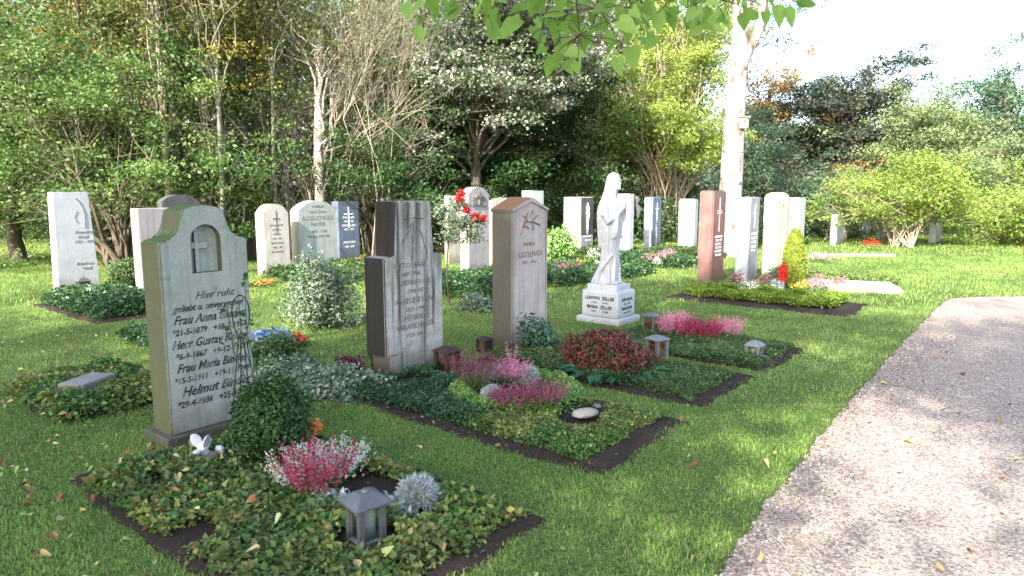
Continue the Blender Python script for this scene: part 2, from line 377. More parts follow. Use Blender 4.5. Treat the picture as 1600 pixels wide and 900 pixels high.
m_mauve = M_stone('granite_mauve', (.30, .27, .28), (.36, .33, .33), (.15, .13, .13), .5, 60, side=((.22, .2, .17), .62, .6))
m_dark = M_stone('granite_dark', (.06, .06, .065), (.09, .09, .095), (.2, .2, .2), .4, 60, rough=.4)
m_red = M_stone('granite_red', (.19, .095, .085), (.25, .13, .115), (.08, .04, .04), .5, 70, rough=.5, bump=.2)
m_bluegrey = M_stone('granite_bluegrey', (.30, .34, .40), (.40, .43, .48), (.2, .22, .25), .3, 60, rough=.4, bump=.1)
m_rough = M_stone('limestone_rough', (.55, .52, .36), (.68, .65, .50), (.25, .22, .12), .6, 22, bump=1.0)
m_marb = M_stone('marble_veined', (.42, .47, .50), (.30, .34, .38), (.16, .19, .22), .5, 7)

# 1: nearest stone, moulded shoulders, arched niche with a cross
s = solve(238, 270, 404, 697, 322); W, Hh, TH = s['w'], s['h'], .25
r1 = empty('gravestone', G(s['u'] + W / 2, s['v']), ROT, 'pale granite gravestone with an arched niche, black script and mossy shoulders, nearest the camera', 'gravestone', SG)
hw = W / 2; z0 = Hh - .235; pts = [(-hw, .06), (hw, .06), (hw, z0 - .02)] + [(hw - .012, z0 + .012)]
half = arc(hw - .115 + .03, z0 + .105, .09, 270, 180, 6)          # concave step
half = [(hw - .02, z0 + .018), (hw - .06, z0 + .025)] + arc(hw - .07, z0 + .10, .072, 265, 195, 5)
rr = hw - .13; top = arc(0, z0 + .235 - .30, .30, 62, 90, 6)
pts = [(-hw, .06), (hw, .06), (hw, z0)] + half + [(x, z) for x, z in top]
pts += [(-x, z) for x, z in (half + top)[::-1][1:]] + [(-hw, z0)]
body = prism('slab', pts, 0, TH, .012)
nich = prism('n', [(-.095, Hh - .43), (.105, Hh - .43), (.105, Hh - .22)] + arc(.005, Hh - .22, .10, 0, 180, 12)[1:-1] + [(-.095, Hh - .22)], -.05, .055, 0)
body = boolean(body, nich, 'slab'); link('slab', body, m_s1, r1)
bm = bmesh.new(); bm_box(bm, -.055, -.03, .03, .056, Hh - .43, Hh - .13, .002); bm_box(bm, -.031, .03, .032, .0555, Hh - .275, Hh - .235, .002); bm_box(bm, -.093, -.054, .032, .0555, Hh - .275, Hh - .235, .002)
link('cross', bm_mesh(bm, 'cross'), m_s1, r1)
bm = bmesh.new(); bm_box(bm, -hw - .05, hw + .05, -.05, TH + .05, -.05, .065, .01); link('plinth', bm_mesh(bm, 'plinth'), m_plinth, r1)
L = [('Hier ruht', .04, .985, .068, 1, .4, 0), ('geliebt u. unvergessen', -.0, .915, .062, .85, .42, .001), ('Frau Anna Binder', .0, .835, .080, .84, .42, .001), ('*21-5-1879   +18-7-1953', -.0, .765, .055, .9, .2, .001),
     ('Herr Gustav Binder', .0, .68, .080, .80, .42, .001), ('*6-4-1867   +9-12-1952', 0, .61, .055, .9, .2, .001), ('Frau Maria Binder', 0, .525, .080, .82, .42, .001), ('*15-5-1911   +19-11-1999', 0, .455, .055, .88, .2, .0005),
     ('Helmut Binder', .02, .365, .088, .9, .42, .0015), ('*29-4-1936   +25-9-2011', .01, .295, .058, .88, .2, .001)]
L = [(l[0], l[1], l[2] - .065) + l[3:] for l in L]
letters('lettering', L, m_let_d, r1)
EXCL.append((s['u'] - .06, s['u'] + W + .06, s['v'] - TH - .06, s['v'] + .06)); S1 = s
# 2: dark-sided stepped stele
s = solve(572, 604, 694, 588, 315); W, Hh, TH = s['w'], s['h'], s['th'] * .95; S2 = s
r2 = empty('gravestone', G(s['u'] + W / 2, s['v']), ROT, 'weathered stepped stone stele with black-stained side and faint carved capitals', 'gravestone', SG)
hw = W / 2; a = hw * .62; b = hw - .03
pts = [(-b + .02, -.03), (b - .07, -.03), (b - .07, .13), (hw, .15), (hw, 1.0), (hw - .006, 1.032), (a + .004, 1.036), (a - .005, Hh), (-a + .005, Hh), (-a - .004, 1.036), (-hw + .006, 1.032), (-hw, 1.0), (-hw, .15), (-b + .02, .13)]
link('slab', prism('slab', pts, 0, TH, .012), m_s2, r2)
link('foot_block', box_me('foot', -hw + .0, -hw + .12, -.05, TH * .7, -.03, .175, bev=.008), m_s3, r2)
L = [('OTTO HAAS', -.05, .93, .07, 1), ('1889 1956', -.05, .86, .055, 1), ('JOSEFINE HAAS', .0, .775, .07, .84), ('1894 1978', .02, .70, .056, 1), ('ANNELIESE HAAS', 0, .61, .076, .82), ('1921 1996', 0, .535, .058, 1), ('HERBERT', 0, .455, .07, .95), ('HARRANSCHNEIDER', 0, .375, .074, .68), ('1920 2003', 0, .30, .056, 1)]
letters('lettering', L, m_let_g, r2)
tb = Tubes()
for x0, x1, zt, zb in ((-.15, -.03, 1.14, 1.32), (-.03, .0, 1.0, 1.35), (.03, .13, 1.3, 1.12), (-.12, .12, 1.36, 1.36), (.13, .15, 1.12, .98)): tb.add([(x0, -.001, zt), ((x0 + x1) / 2 + .01, -.004, (zt + zb) / 2 + .02), (x1, -.001, zb)], [.005] * 3, 5)
link('carving', tb.mesh('carving'), m_let_g, r2)
EXCL.append((s['u'], s['u'] + W, s['v'] - TH, s['v']))
# 3: gabled sandstone
s = solve(769, 800, 857, 545, 308); W, Hh, TH = min(s['w'], .62), s['h'], s['th']; S3 = s
r3 = empty('gravestone', G(s['u'] + W / 2, s['v']), ROT, 'tall pinkish gabled gravestone with rusty orange lichen on its roof', 'gravestone', SG)
hw = W / 2; link('slab', prism('slab', [(-hw, -.03), (hw, -.03), (hw, Hh - .15), (0, Hh - .035), (-hw, Hh - .15)], 0, TH, .01), m_s3, r3)
link('roof', prism('roof', [(-hw - .006, Hh - .152), (-hw - .006, Hh - .122), (0, Hh), (hw + .006, Hh - .122), (hw + .006, Hh - .152), (0, Hh - .04)], -.015, TH + .012, .005), m_s3, r3)
bm = bmesh.new()
for x0, x1, z0, z1 in ((-hw + .03, -hw + .04, .1, Hh - .16), (hw - .04, hw - .03, .1, Hh - .16)): bm_box(bm, x0, x1, -.006, .002, z0, z1, .002)
link('edge_moulding', bm_mesh(bm, 'm'), m_s3, r3)
letters('lettering', [('FAMILIE', -.02, 1.045, .055, 1.1), ('KASTELMAYR', 0, .93, .085, .82), ('1931 - 1987', -.02, .86, .045, 1.2)], m_let_r, r3)
tb = Tubes(); 
for x0, z0, x1, z1 in ((-.17, 1.16, -.04, 1.4), (-.08, 1.29, .12, 1.27), (-.12, 1.25, -.03, 1.22), (-.02, 1.34, .06, 1.42), (.03, 1.3, .14, 1.36), (.08, 1.27, .17, 1.24), (-.05, 1.3, -.14, 1.36), (.02, 1.28, .05, 1.2)):
    tb.add([(x0, -.001, z0), ((x0 + x1) / 2, -.006, (z0 + z1) / 2 + .015), (x1, -.001, z1)], [.006, .009, .004], 5)
link('carved_branch', tb.mesh('carving'), m_let_r, r3)
EXCL.append((s['u'], s['u'] + W, s['v'] - TH, s['v']))

def engraved(r, s, rows, mat, size=.05, sx=1): return letters('lettering', [(t_, x, z, size * k, sx) for t_, x, z, k in rows], mat, r)
def cross_on(r, x, z, h, w, th, mat, name='cross'):
    bm = bmesh.new(); bm_box(bm, x - th / 2, x + th / 2, -.006, .002, z, z + h, 0); bm_box(bm, x - w / 2, x - th / 2 - .0005, -.006, .002, z + h * .62, z + h * .62 + th, 0); bm_box(bm, x + th / 2 + .0005, x + w / 2, -.006, .002, z + h * .62, z + h * .62 + th, 0)
    return link(name, bm_mesh(bm, name), mat, r)
# background stones
r, s, _ = stone((214, 226, 322, 472, 326), pr_flat, m_mauve, 'mauve grey squared gravestone half hidden behind the nearest stone')
r, s, _ = stone((254, 262, 318, 440, 304), pr_round(.12), m_dark, 'dark round-topped gravestone whose top shows over the grey squared one')
r, s, _ = stone((84, 92, 157, 458, 300), lambda w, h: [(-w / 2, -.05), (w / 2 + .02, -.05), (w / 2 - .06, h), (-w / 2 + .04, h)], m_white, 'white marble gravestone with thin engraved line beside the woodland edge')
tb = Tubes(); w_ = s['w']; tb.add([(w_ * .1, -.001, 1.5), (w_ * .2, -.002, 1.42), (w_ * .28, -.002, 1.25), (w_ * .27, -.002, 1.02)], [.007] * 4, 5); tb.add([(w_ * .1, -.001, 1.3), (w_ * .02, -.001, 1.2), (w_ * .1, -.001, 1.1)], [.005] * 3, 5); link('engraved_line', tb.mesh('line'), m_let_g, r)
engraved(r, s, [('Annelies', .14, .93, 1.1), ('Wolf', .12, .85, 1.1), ('1924 - 2003', .14, .78, .9), ('Friedrich', .12, .42, 1), ('Wolf', .14, .34, 1)], m_let_g, .07)
r, s, _ = stone((403, 416, 455, 432, 319), pr_round(.17, .02), m_cream, 'cream round-topped gravestone with a thin cross and small script')
w_ = s['w']; cross_on(r, 0, s['h'] - .55, .42, .16, .02, m_let_g); engraved(r, s, [('x', 0, 1, 0.01)] + [(t_, 0, .95 - i * .085, 1) for i, t_ in enumerate(['JOHANN BAUER', '1870 - 1941', 'THERESIA', '1878 - 1959', 'GEORG BAUER', '1906 - 1978', 'ANNA BAUER'])], m_let_g, .05, .8)
r, s, _ = stone((457, 470, 529, 425, 314), pr_round(.2), m_green, 'broad greenish grey gravestone with a low rounded top behind the variegated bush')
engraved(r, s, [('FAMILIE', 0, 1.28, 1), ('SEBASTIAN', 0, 1.17, 1), ('AUGUSTINUS', 0, 1.03, 1.5), ('MAYER', 0, .91, 1.3), ('1888 - 1960', 0, .77, 1), ('MARIA MAYER', 0, .67, 1)], m_let_g, .085)
r, s, _ = stone((521, 531, 563, 408, 315), pr_flat, m_slate, 'blue slate gravestone with a white cross and white lettering')
cross_on(r, .0, s['h'] - .62, .5, .26, .03, m_let_w); engraved(r, s, [('KARL HUBER', 0, .98, 1), ('1912 - 1981', 0, .89, 1), ('MARIE HUBER', 0, .79, 1.1), ('1915 - 1999', 0, .7, 1), ('JOSEF HUBER', 0, .4, 1), ('1940 - 2005', 0, .3, 1)], m_let_w, .075, .8)
r, s, _ = stone((719, 733, 765, 430, 292), pr_round(.13, .03), m_mauve, 'tall grey gravestone with carved emblem in its arched head behind the red rose')
hh = s['h']; bm = bmesh.new(); w_ = s['w']
for k in range(8): bm_box(bm, -w_ * .3 + k * w_ * .08, -w_ * .3 + k * w_ * .08 + .02, -.012, .002, hh - .33, hh - .12 - abs(k - 3.5) * .02, .003)
bm_box(bm, -w_ * .34, w_ * .34, -.02, .002, hh - .36, hh - .335, .004); bm_box(bm, -.02, .02, -.026, .002, hh - .33, hh - .08, .004); bm_box(bm, -.1, .1, -.03, .002, hh - .2, hh - .165, .004)
link('carved_emblem', bm_mesh(bm, 'e'), m_let_g, r)
r, s, _ = stone((695, 701, 719, 413, 306), pr_flat, m_cream, 'narrow cream gravestone seen between the stepped stele and the rose')
r, s, _ = stone((763, 769, 806, 418, 309), pr_round(.08), m_cream, 'pale stone peeping out behind the pinkish gabled gravestone')
r, s, _ = stone((815, 832, 849, 402, 298), pr_flat, m_white, 'square white stone top rising above the gabled roof stone')
r, s, sl_ = stone((880, 906, 925, 397, 308), pr_flat, m_cream, 'thick pale pillar stone with polished dark front and white figure relief')
w_, hh = s['w'], s['h']; link('front_plate', box_me('plate', -w_ / 2 + .01, w_ / 2 - .01, -.03, -.001, .5, hh - .02, bev=.004), m_dark, r); link('lower_front', box_me('plate', -w_ / 2 + .01, w_ / 2 - .01, -.024, -.001, .02, .496, bev=.004), m_grey, r)
tb = Tubes(); tb.add([(0, -.035, hh - .95), (0, -.04, hh - .6), (.02, -.04, hh - .45), (0, -.035, hh - .25), (0, -.035, hh - .15)], [.012, .03, .05, .04, .012], 6); tb.add([(-.09, -.035, hh - .42), (0, -.04, hh - .36), (.09, -.035, hh - .3)], [.01, .02, .01], 5); link('figure_relief', tb.mesh('f'), m_let_w, r)
letters('lettering', [('EMIL KERN', 0, hh - 1.05, .075), ('1901-1976', .03, hh - 1.15, .065)], m_let_w, r, y=-.031)
r, s, _ = stone((955, 982, 989, 402, 303), pr_flat, m_white, 'white pillar stone partly hidden behind the statue')
tb = Tubes(); tb.add([(s['w'] / 2 - .02, -.05, 1.5), (s['w'] / 2 + .02, -.09, 1.42), (s['w'] / 2 + .0, -.07, 1.32), (s['w'] / 2 + .07, -.1, 1.2), (s['w'] / 2 + .05, -.08, .95)], [.03, .07, .03, .085, .015], 7); link('bronze_ornament', tb.mesh('o'), m_dark, r)
r, s, _ = stone((1005, 1017, 1030, 395, 308), pr_flat, m_bluegrey, 'slim pale pillar with dark slate front, white cross and upright letters')
w_, hh = s['w'], s['h']; link('front_plate', box_me('plate', -w_ / 2 + .008, w_ / 2 - .008, -.025, -.001, .02, hh - .01, bev=.003), m_slate, r)
q = cross_on(r, 0, hh - .6, .45, .18, .03, m_let_w); q.location.y = -.025
letters('lettering', [('JOSEF LANG', -.05, .75, .11), ('MARIA', -.05, .3, .11)], m_let_w, r, rot=(math.pi / 2, math.pi / 2, 0), y=-.028)
r, s, _ = stone((1058, 1083, 1089, 390, 311), pr_flat, m_marb, 'rough blue and white veined slab stone beside the red pillar', bev=.03)
r, s, _ = stone((1088, 1110, 1129.5, 443, 298), pr_flat, m_red, 'square red granite pillar with white cross and white inscription', bev=.02)
w_, hh = s['w'], s['h']; bm = bmesh.new(); bm_box(bm, -.008, .008, -.004, .002, hh - .72, hh - .12, 0); bm_box(bm, -.1, -.009, -.004, .002, hh - .36, hh - .345, 0); bm_box(bm, .009, .1, -.004, .002, hh - .36, hh - .345, 0); bm_box(bm, -.1, -.009, -.004, .002, hh - .40, hh - .385, 0); bm_box(bm, .009, .1, -.004, .002, hh - .40, hh - .385, 0); link('cross', bm_mesh(bm, 'c'), m_let_w, r)
engraved(r, s, [(t_, 0, hh - .83 - i * .065, 1) for i, t_ in enumerate(['GEORG HOLZ', '1908 - 1979', 'RESI HOLZ', '1912 - 1994', 'HANS HOLZ', '1936 - 2001'])], m_let_w, .062, .9)
r, s, _ = stone((1147, 1166, 1180, 441, 308), pr_flat, m_bluegrey, 'polished blue grey pillar stone with white script between the birch and the rough arch', bev=.01)
w_, hh = s['w'], s['h']; link('front_plate', box_me('plate', -w_ / 2 + .008, w_ / 2 - .008, -.015, -.001, .02, hh - .01, bev=.003), m_grey, r)
q = cross_on(r, 0, hh - .55, .42, .16, .015, m_let_w); q.location.y = -.015; letters('lettering', [(t_, 0, hh - .68 - i * .075, .065, .85) for i, t_ in enumerate(['F. WINTER', '1920-1988', 'E. WINTER', '1924-2007', 'WINTER'])], m_let_w, r, y=-.017)
s = solve(1188, 1211, 1227, 433, 301)     # rough rounded stone, arched in its depth
r = empty('gravestone', G(s['u'] + s['w'] / 2, s['v']), ROT, 'rough yellowish limestone block with rounded head and dark slot', 'gravestone', SG)
pf = pr_round(min(.2, s['th'] * .45))(s['th'], s['h']); me = prism('slab', pf, -s['w'] / 2, s['w'] / 2, .02); me.transform(Matrix.Rotation(R(90), 4, 'Z')); me.transform(Matrix.Translation((0, s['th'] / 2, 0)))
cut = box_me('c', -.05, .05, -.1, s['th'] * .35, .35, s['h'] - .22, bev=.0); me = boolean(me, cut, 'slab'); link('slab', me, m_rough, r); EXCL.append((s['u'], s['u'] + s['w'], s['v'] - s['th'], s['v']))
r, s, _ = stone((1230, 1245, 1255, 388, 309), pr_flat, m_white, 'plain white pillar stone behind the yellow-green dwarf conifer')
for px, m, lb in (((1296, 1306, 1318, 384, 335), m_bluegrey, 'small bluish gravestone between the reddish shrubs near the far lawn'), ((1370, 1384, 1393, 378, 338), m_mauve, 'brownish gravestone seen through the stems of the yellow-green shrub'), ((1450, 1461, 1469, 380, 333), m_white, 'white gravestone standing past the multi-stemmed yellow-green shrub'), ((1345, 1352, 1360, 372, 340), m_grey, 'small grey gravestone left of the shrub stems near the hanging baskets'),
                 ((596, 604, 650, 402, 311), m_white, 'white-capped stone just visible over the top of the stepped stele')):
    stone(px, pr_flat, m, lb)
# ------------------------------------------------------------------ statue on its pedestal
def loft(rows, k=56, rip=None):              # rows: z, yc, ry, rx
    co = []; 
    for z, yc, ry, rx in rows:
        for i in range(k):
            t = i * 2 * math.pi / k; m = 1 + (rip(t, z) if rip else 0)
            co.append((rx * m * math.cos(t), yc + ry * m * math.sin(t), z))
    fa = [(j * k + i, j * k + (i + 1) % k, (j + 1) * k + (i + 1) % k, (j + 1) * k + i) for j in range(len(rows) - 1) for i in range(k)]
    me = mesh_np('l', co, fa, 4); bm = bmesh.new(); bm.from_mesh(me); bmesh.ops.holes_fill(bm, edges=bm.edges); return bm_mesh(bm, 'l')
def interp_rows(tab, n):
    tab = np.array(tab); z = np.linspace(tab[0, 0], tab[-1, 0], n); return [tuple([q] + [np.interp(q, tab[:, 0], tab[:, j]) for j in (1, 2, 3)]) for q in z]
def tube_closed(pts, rad, k=10):
    t = Tubes(); p = [Vector(q) for q in pts]
    t.add([tuple(q) for q in p], rad, k); me = t.mesh('t'); bm = bmesh.new(); bm.from_mesh(me); bmesh.ops.holes_fill(bm, edges=bm.edges); return bm_mesh(bm, 't')
def ell(loc, rad, seg=3, rot=None):
    bm = bmesh.new(); bmesh.ops.create_icosphere(bm, subdivisions=seg, radius=1)
    m = Matrix.Translation(loc) @ (Euler(rot).to_matrix().to_4x4() if rot else Matrix.Identity(4)) @ Matrix.Diagonal((*rad, 1)); bmesh.ops.transform(bm, matrix=m, verts=bm.verts); return bm_mesh(bm, 'e')
def remeshed(ms, name, vox, it=2):
    o = bpy.data.objects.new('r', join_me('r', ms)); C.objects.link(o)
    m = o.modifiers.new('m', 'REMESH'); m.mode = 'VOXEL'; m.voxel_size = vox; m.use_smooth_shade = True
    s_ = o.modifiers.new('s', 'SMOOTH'); s_.factor = .5; s_.iterations = it
    me = evaluated(o, name); bpy.data.objects.remove(o)
    for p in me.polygons: p.use_smooth = True
    return me
s = solve(908, 965, 992, 508, 447); PW_, PD = s['w'], s['th']; ps = (PW_ + PD) / 2
stt = empty('statue', G(s['u'] + PW_ / 2, s['v'] - PD / 2), ROT, 'white veiled praying woman statue on a square inscribed pedestal', 'statue')
bm = bmesh.new(); hx, hy = PW_ / 2, PD / 2
bm_box(bm, -hx - .05, hx + .05, -hy - .05, hy + .05, -.03, .07, .025); link('plinth', bm_mesh(bm, 'p'), m_white, stt)
bm = bmesh.new(); bm_box(bm, -hx, hx, -hy, hy, .068, .40, .035); link('pedestal', bm_mesh(bm, 'p'), m_white, stt)
bm = bmesh.new(); bm_box(bm, -hx + .05, hx - .05, -hy + .05, hy - .05, .398, .47, .006); link('step', bm_mesh(bm, 'p'), m_white, stt)
o = letters('lettering', [('LUDWIG  ZELLER', 0, .285, .056, .95, 0, .002), ('1896  -  1960', 0, .235, .042, 1.1), ('MARIA  ZELLER', 0, .175, .056, .95, 0, .002), ('1895  -  1988', 0, .125, .042, 1.1)], m_let_d, stt, y=0); o.rotation_euler = (0, 0, R(-90)); o.location = (-hx - .001, 0, 0)
o = letters('lettering', [('JOSEF ZELLER', 0, .275, .05, .85, 0, .002), ('1921 - 1992', 0, .225, .036, 1.0), ('ERNA ZELLER', 0, .165, .05, .85, 0, .002), ('1926 - 2007', 0, .115, .036, 1)], m_let_d, stt, y=0); o.location = (0, -hy - .001, 0)
robe = [(.47, .055, .165, .155), (.52, .05, .155, .15), (.57, .038, .14, .14), (.66, .012, .115, .128), (.75, 0, .10, .122), (.86, -.01, .103, .128), (1.02, -.008, .115, .142), (1.175, -.01, .122, .152), (1.3, -.012, .122, .158), (1.40, -.005, .115, .162), (1.465, .005, .10, .15), (1.52, .005, .08, .115), (1.57, 0, .062, .08), (1.63, -.02, .05, .055)]
def rip(t, z):
    lo = max(0, min(1, (1.25 - z) / .6)); return .085 * lo * math.sin(9 * t + 2.2 * z) + .055 * lo * math.sin(14 * t - 3 * z) + .03 * math.sin(6 * t + 6 * z)
ms = [loft(interp_rows(robe, 60), 72, rip)]
# veil: from the crown of the head down over shoulders and back to the hips
veil = [(.92, .05, .075, .125), (1.05, .035, .10, .15), (1.25, .03, .118, .168), (1.38, .03, .112, .175), (1.46, .025, .098, .155), (1.54, .015, .088, .112), (1.60, -.002, .088, .092), (1.66, -.018, .09, .087), (1.74, -.03, .094, .086), (1.79, -.036, .083, .074), (1.825, -.038, .055, .048), (1.84, -.04, .018, .018)]
ms.append(loft(interp_rows(veil, 50), 60, lambda t, z: .055 * math.sin(11 * t + 5 * z) * max(0, min(1, (1.6 - z) / .4))))
hz_ = 1.715
ms += [ell((0, -.058, hz_), (.060, .070, .090)), ell((0, -.085, hz_ - .05), (.035, .040, .045)), ell((0, -.129, hz_ - .008), (.010, .017, .024), 2, (R(-20), 0, 0)), ell((0, -.130, hz_ - .047), (.018, .010, .007), 2), ell((0, -.128, hz_ - .077), (.016, .013, .013), 2),
       ell((.026, -.122, hz_ + .01), (.013, .009, .007), 2), ell((-.026, -.122, hz_ + .01), (.013, .009, .007), 2), ell((0, -.122, hz_ + .03), (.045, .02, .010), 2), tube_closed([(0, -.03, 1.5), (0, -.05, 1.66)], [.045, .04])]
for sx in (-1, 1):
    ms.append(tube_closed([(sx * .145, .0, 1.43), (sx * .165, -.02, 1.33), (sx * .15, -.06, 1.245), (sx * .10, -.12, 1.30), (sx * .035, -.175, 1.40)], [.05, .052, .05, .042, .026]))
    ms.append(loft(interp_rows([(1.02, -.10, .012, .008), (1.05, -.11, .045, .022), (1.12, -.115, .055, .03), (1.22, -.115, .058, .038), (1.30, -.13, .05, .04), (1.37, -.15, .03, .03)], 20), 24)) 
    ms[-1].transform(Matrix.Translation((sx * .085, .01, 0)))
    ms.append(tube_closed([(sx * .10, -.10, .84), (sx * .135, -.03, .74), (sx * .13, .06, .62), (sx * .10, .15, .50), (sx * .06, .2, .475)], [.014, .018, .02, .022, .02], 8))
    ms.append(tube_closed([(sx * .03, -.10, .86), (sx * .06, -.115, .68), (sx * .07, -.115, .48)], [.010, .014, .016], 8)); ms.append(tube_closed([(sx * .085, -.06, .80), (sx * .115, -.06, .6), (sx * .13, -.07, .48)], [.008, .014, .018], 8))
    ms.append(ell((sx * .05, -.11, .485), (.03, .06, .018), 2))
    ms.append(ell((sx * .014, -.19, 1.425), (.011, .028, .035), 2, (R(-25), 0, 0)))
body = remeshed(ms, 'figure', .0065, 2)
hands = [body]
for sx in (-1, 1):                            # five fingers on each praying hand
    for j, ln in enumerate((.052, .060, .056, .044)):
        y0 = -.208 + j * .0135; hands.append(tube_closed([(sx * .011, y0, 1.44), (sx * .009, y0 - .006, 1.44 + ln * .6), (sx * .006, y0 - .012, 1.44 + ln)], [.0075, .007, .005], 7))
    hands.append(tube_closed([(sx * .016, -.165, 1.425), (sx * .014, -.158, 1.455), (sx * .008, -.16, 1.475)], [.008, .0075, .005], 7))
link('figure', join_me('figure', hands, True), m_white, stt)
EXCL.append((s['u'] - .06, s['u'] + PW_ + .06, s['v'] - PD - .06, s['v'] + .06))

# ------------------------------------------------------------------ lanterns, figurine, small stones
def M_glass(name, col=(.9, .95, .95)):
    t = NT(name); g = t.n('ShaderNodeBsdfGlossy', {'Color': (1, 1, 1, 1), 'Roughness': .08}).outputs[0]; tr = t.n('ShaderNodeBsdfTransparent', {'Color': (*col, 1)}).outputs[0]
    return t.done(t.n('ShaderNodeMixShader', {0: .3, 1: tr, 2: g}).outputs[0])
m_glass = M_glass('glass_clear'); m_rglass = M_glass('glass_red', (.75, .12, .08))
m_zinc = M_plain('zinc', (.15, .155, .16), .5, .6, .45, 18); m_rust = M_plain('rusted_iron', (.05, .032, .026), .75, .3, .5, 40); m_zincl = M_plain('zinc_light', (.20, .205, .21), .55, .5, .4, 18)
m_wax = M_plain('candle_wax', (.72, .72, .68), .5, 0, .05); m_waxr = M_plain('candle_red', (.55, .05, .035), .5, 0, .2); m_brass = M_plain('brass_lid', (.35, .25, .10), .4, .9)
def lantern(loc, w, h, metal, label, wax, glass, rz=ROT, roof=.42, group='grave lanterns', kn=True, ov=.08):
    r = empty('grave_lantern', loc, rz, label, 'lantern', group); b = w / 2; hb = h * .1; ht = h * .76
    link('base', box_me('b', -b, b, -b, b, 0, hb, bev=.003), metal, r); t = w * .10
    for sx in (-1, 1):
        for sy in (-1, 1):
            x, y = sx * (b - t), sy * (b - t); link('post', box_me('p', x - t, x + t, y - t, y + t, hb + .0005, ht, bev=.0015), metal, r)
    for k in range(4):
        me = box_me('pane', -b + 2.1 * t, b - 2.1 * t, -b + t * .8, -b + t * 1.1, hb + .001, ht - .001, bev=0); me.transform(Matrix.Rotation(k * math.pi / 2, 4, 'Z')); link('glass_pane', me, glass, r)
        bm = bmesh.new(); 
    o_ = b + w * ov
    rf = lathe('roof', [(o_ * 1.414, ht), (o_ * 1.414, ht + h * .025), (b * .55 * 1.414, ht + h * roof * .42), (b * .3, ht + h * roof * .45), (0.001, ht + h * roof * .46)], 4); rf.transform(Matrix.Rotation(math.pi / 4, 4, 'Z'))
    for p in rf.polygons: p.use_smooth = False
    ro = link('roof', rf, metal, r)
    if kn: link('knob', lathe('knob', [(w * .14, ht + h * .16), (w * .15, ht + h * .2), (w * .12, ht + h * .225), (.001, ht + h * .235)], 14), metal, ro)
    link('candle', lathe('candle', [(w * .001, hb), (w * .31, hb + .001), (w * .33, ht * .80), (w * .26, ht * .83), (.001, ht * .83)], 16), wax, r)
    link('candle_lid', lathe('lid', [(w * .235, ht * .802), (w * .235, ht * .9), (.001, ht * .91)], 16), m_brass, r)
    return r
lantern(at(573, 850) + Vector((0, 0, .01)), .135, .26, m_zinc, 'grey zinc lantern with white candle among the nearest grave plants', m_wax, m_glass, rz=R(40), ov=.2)
lantern(at(699, 583), .17, .27, m_rust, 'rusty brown lantern with red candle beside the stepped stele', m_waxr, m_glass, rz=ROT, roof=.3, kn=False)
lantern(at(1026, 569) + Vector((0, 0, .05)), .15, .25, m_zincl, 'silvery lantern with red candle on the clipped ground cover', m_waxr, m_glass, rz=ROT - .3, roof=.3, kn=False)
lantern(at(1017, 521) + Vector((0, 0, .04)), .15, .22, m_zinc, 'small dark lantern behind the crimson bush, next to pink heather', m_waxr, m_glass, rz=ROT, roof=.28, kn=False)
lantern(at(1178, 560) + Vector((0, 0, .03)), .14, .13, m_zincl, 'low squat lantern at the far end of the heather grave', m_wax, m_glass, rz=ROT, roof=.8)
lantern(at(131, 462), .16, .3, m_dark, 'dark lantern in front of the white marble stone', m_wax, m_glass, rz=ROT)
lantern(at(1139, 458), .12, .16, m_rust, 'small dark lantern at the foot of the red pillar', m_waxr, m_glass, rz=ROT, kn=False)
lantern(at(757, 550), .12, .17, m_rust, 'squat dark brown lantern left of the pinkish gabled gravestone', m_waxr, m_glass, rz=ROT, kn=False)
m_porc = M_plain('porcelain', (.75, .76, .80), .3, 0, .05); m_boulder = M_stone('field_stone', (.42, .39, .34), (.6, .57, .52), (.2, .18, .15), .4, 60)
p = at(320, 724); dv = empty('dove_figurine', p, ROT + .4, 'white dove with raised wings on a pale stone bowl by the nearest gravestone', 'figurine')
link('stone_bowl', blob('bowl', (0, 0, .03), (.095, .07, .035), 3, .08), m_boulder, dv)
ms = [ell((0, 0, .10), (.05, .028, .026), 3, (0, R(-20), 0)), ell((.045, 0, .128), (.018, .016, .018)), tube_closed([(.058, 0, .128), (.075, 0, .122)], [.006, .002], 6), tube_closed([(-.04, 0, .09), (-.085, 0, .082)], [.018, .024], 8),
      ell((-.02, .03, .145), (.035, .008, .05), 3, (R(-22), R(-25), 0)), ell((-.01, -.03, .145), (.035, .008, .05), 3, (R(22), R(-25), 0)), ell((0, 0, .07), (.03, .03, .02))]
link('dove', remeshed(ms, 'dove', .004, 1), m_porc, dv)
tag(link('porcelain_rose', blob('rose', (0, 0, .05), (.03, .03, .028), 3, .25), m_porc, None, at(345, 716)), 'small pinkish white porcelain blossom right of the dove figurine', 'ornament')
tag(link('flat_stone', blob('disc', (0, 0, .028), (.105, .075, .03), 4, .04), m_boulder, None, at(914, 661) + Vector((0, 0, .045)), .6), 'oval cream pebble stone lying on bare soil of the stele grave', 'stone')
tag(link('memorial_slab', box_me('slab', -.17, .17, -.11, .11, -.05, .06, bev=.015), m_grey, None, at(140, 628) + Vector((0, 0, .13)), ROT + .5), 'grey stone slab edge sunk in the leafy mound at the left', 'stone')
s = at(1322, 452); tag(link('grave_slab', prism('gslab', [(-.75, -.02), (.75, -.02), (.78, .05), (.7, .11), (-.7, .11), (-.78, .05)], -.38, .38, .02), m_boulder, None, s, ROT - 1.2), 'pale sandy grave slab on the sunlit lawn by pink heather', 'slab')
tag(link('stone_edging', box_me('e', -.9, .9, -.06, .06, -.02, .07), m_boulder, None, at(1340, 401), -.06), 'long pale stone kerb on the far lawn under the yellow-green shrub', 'edging')
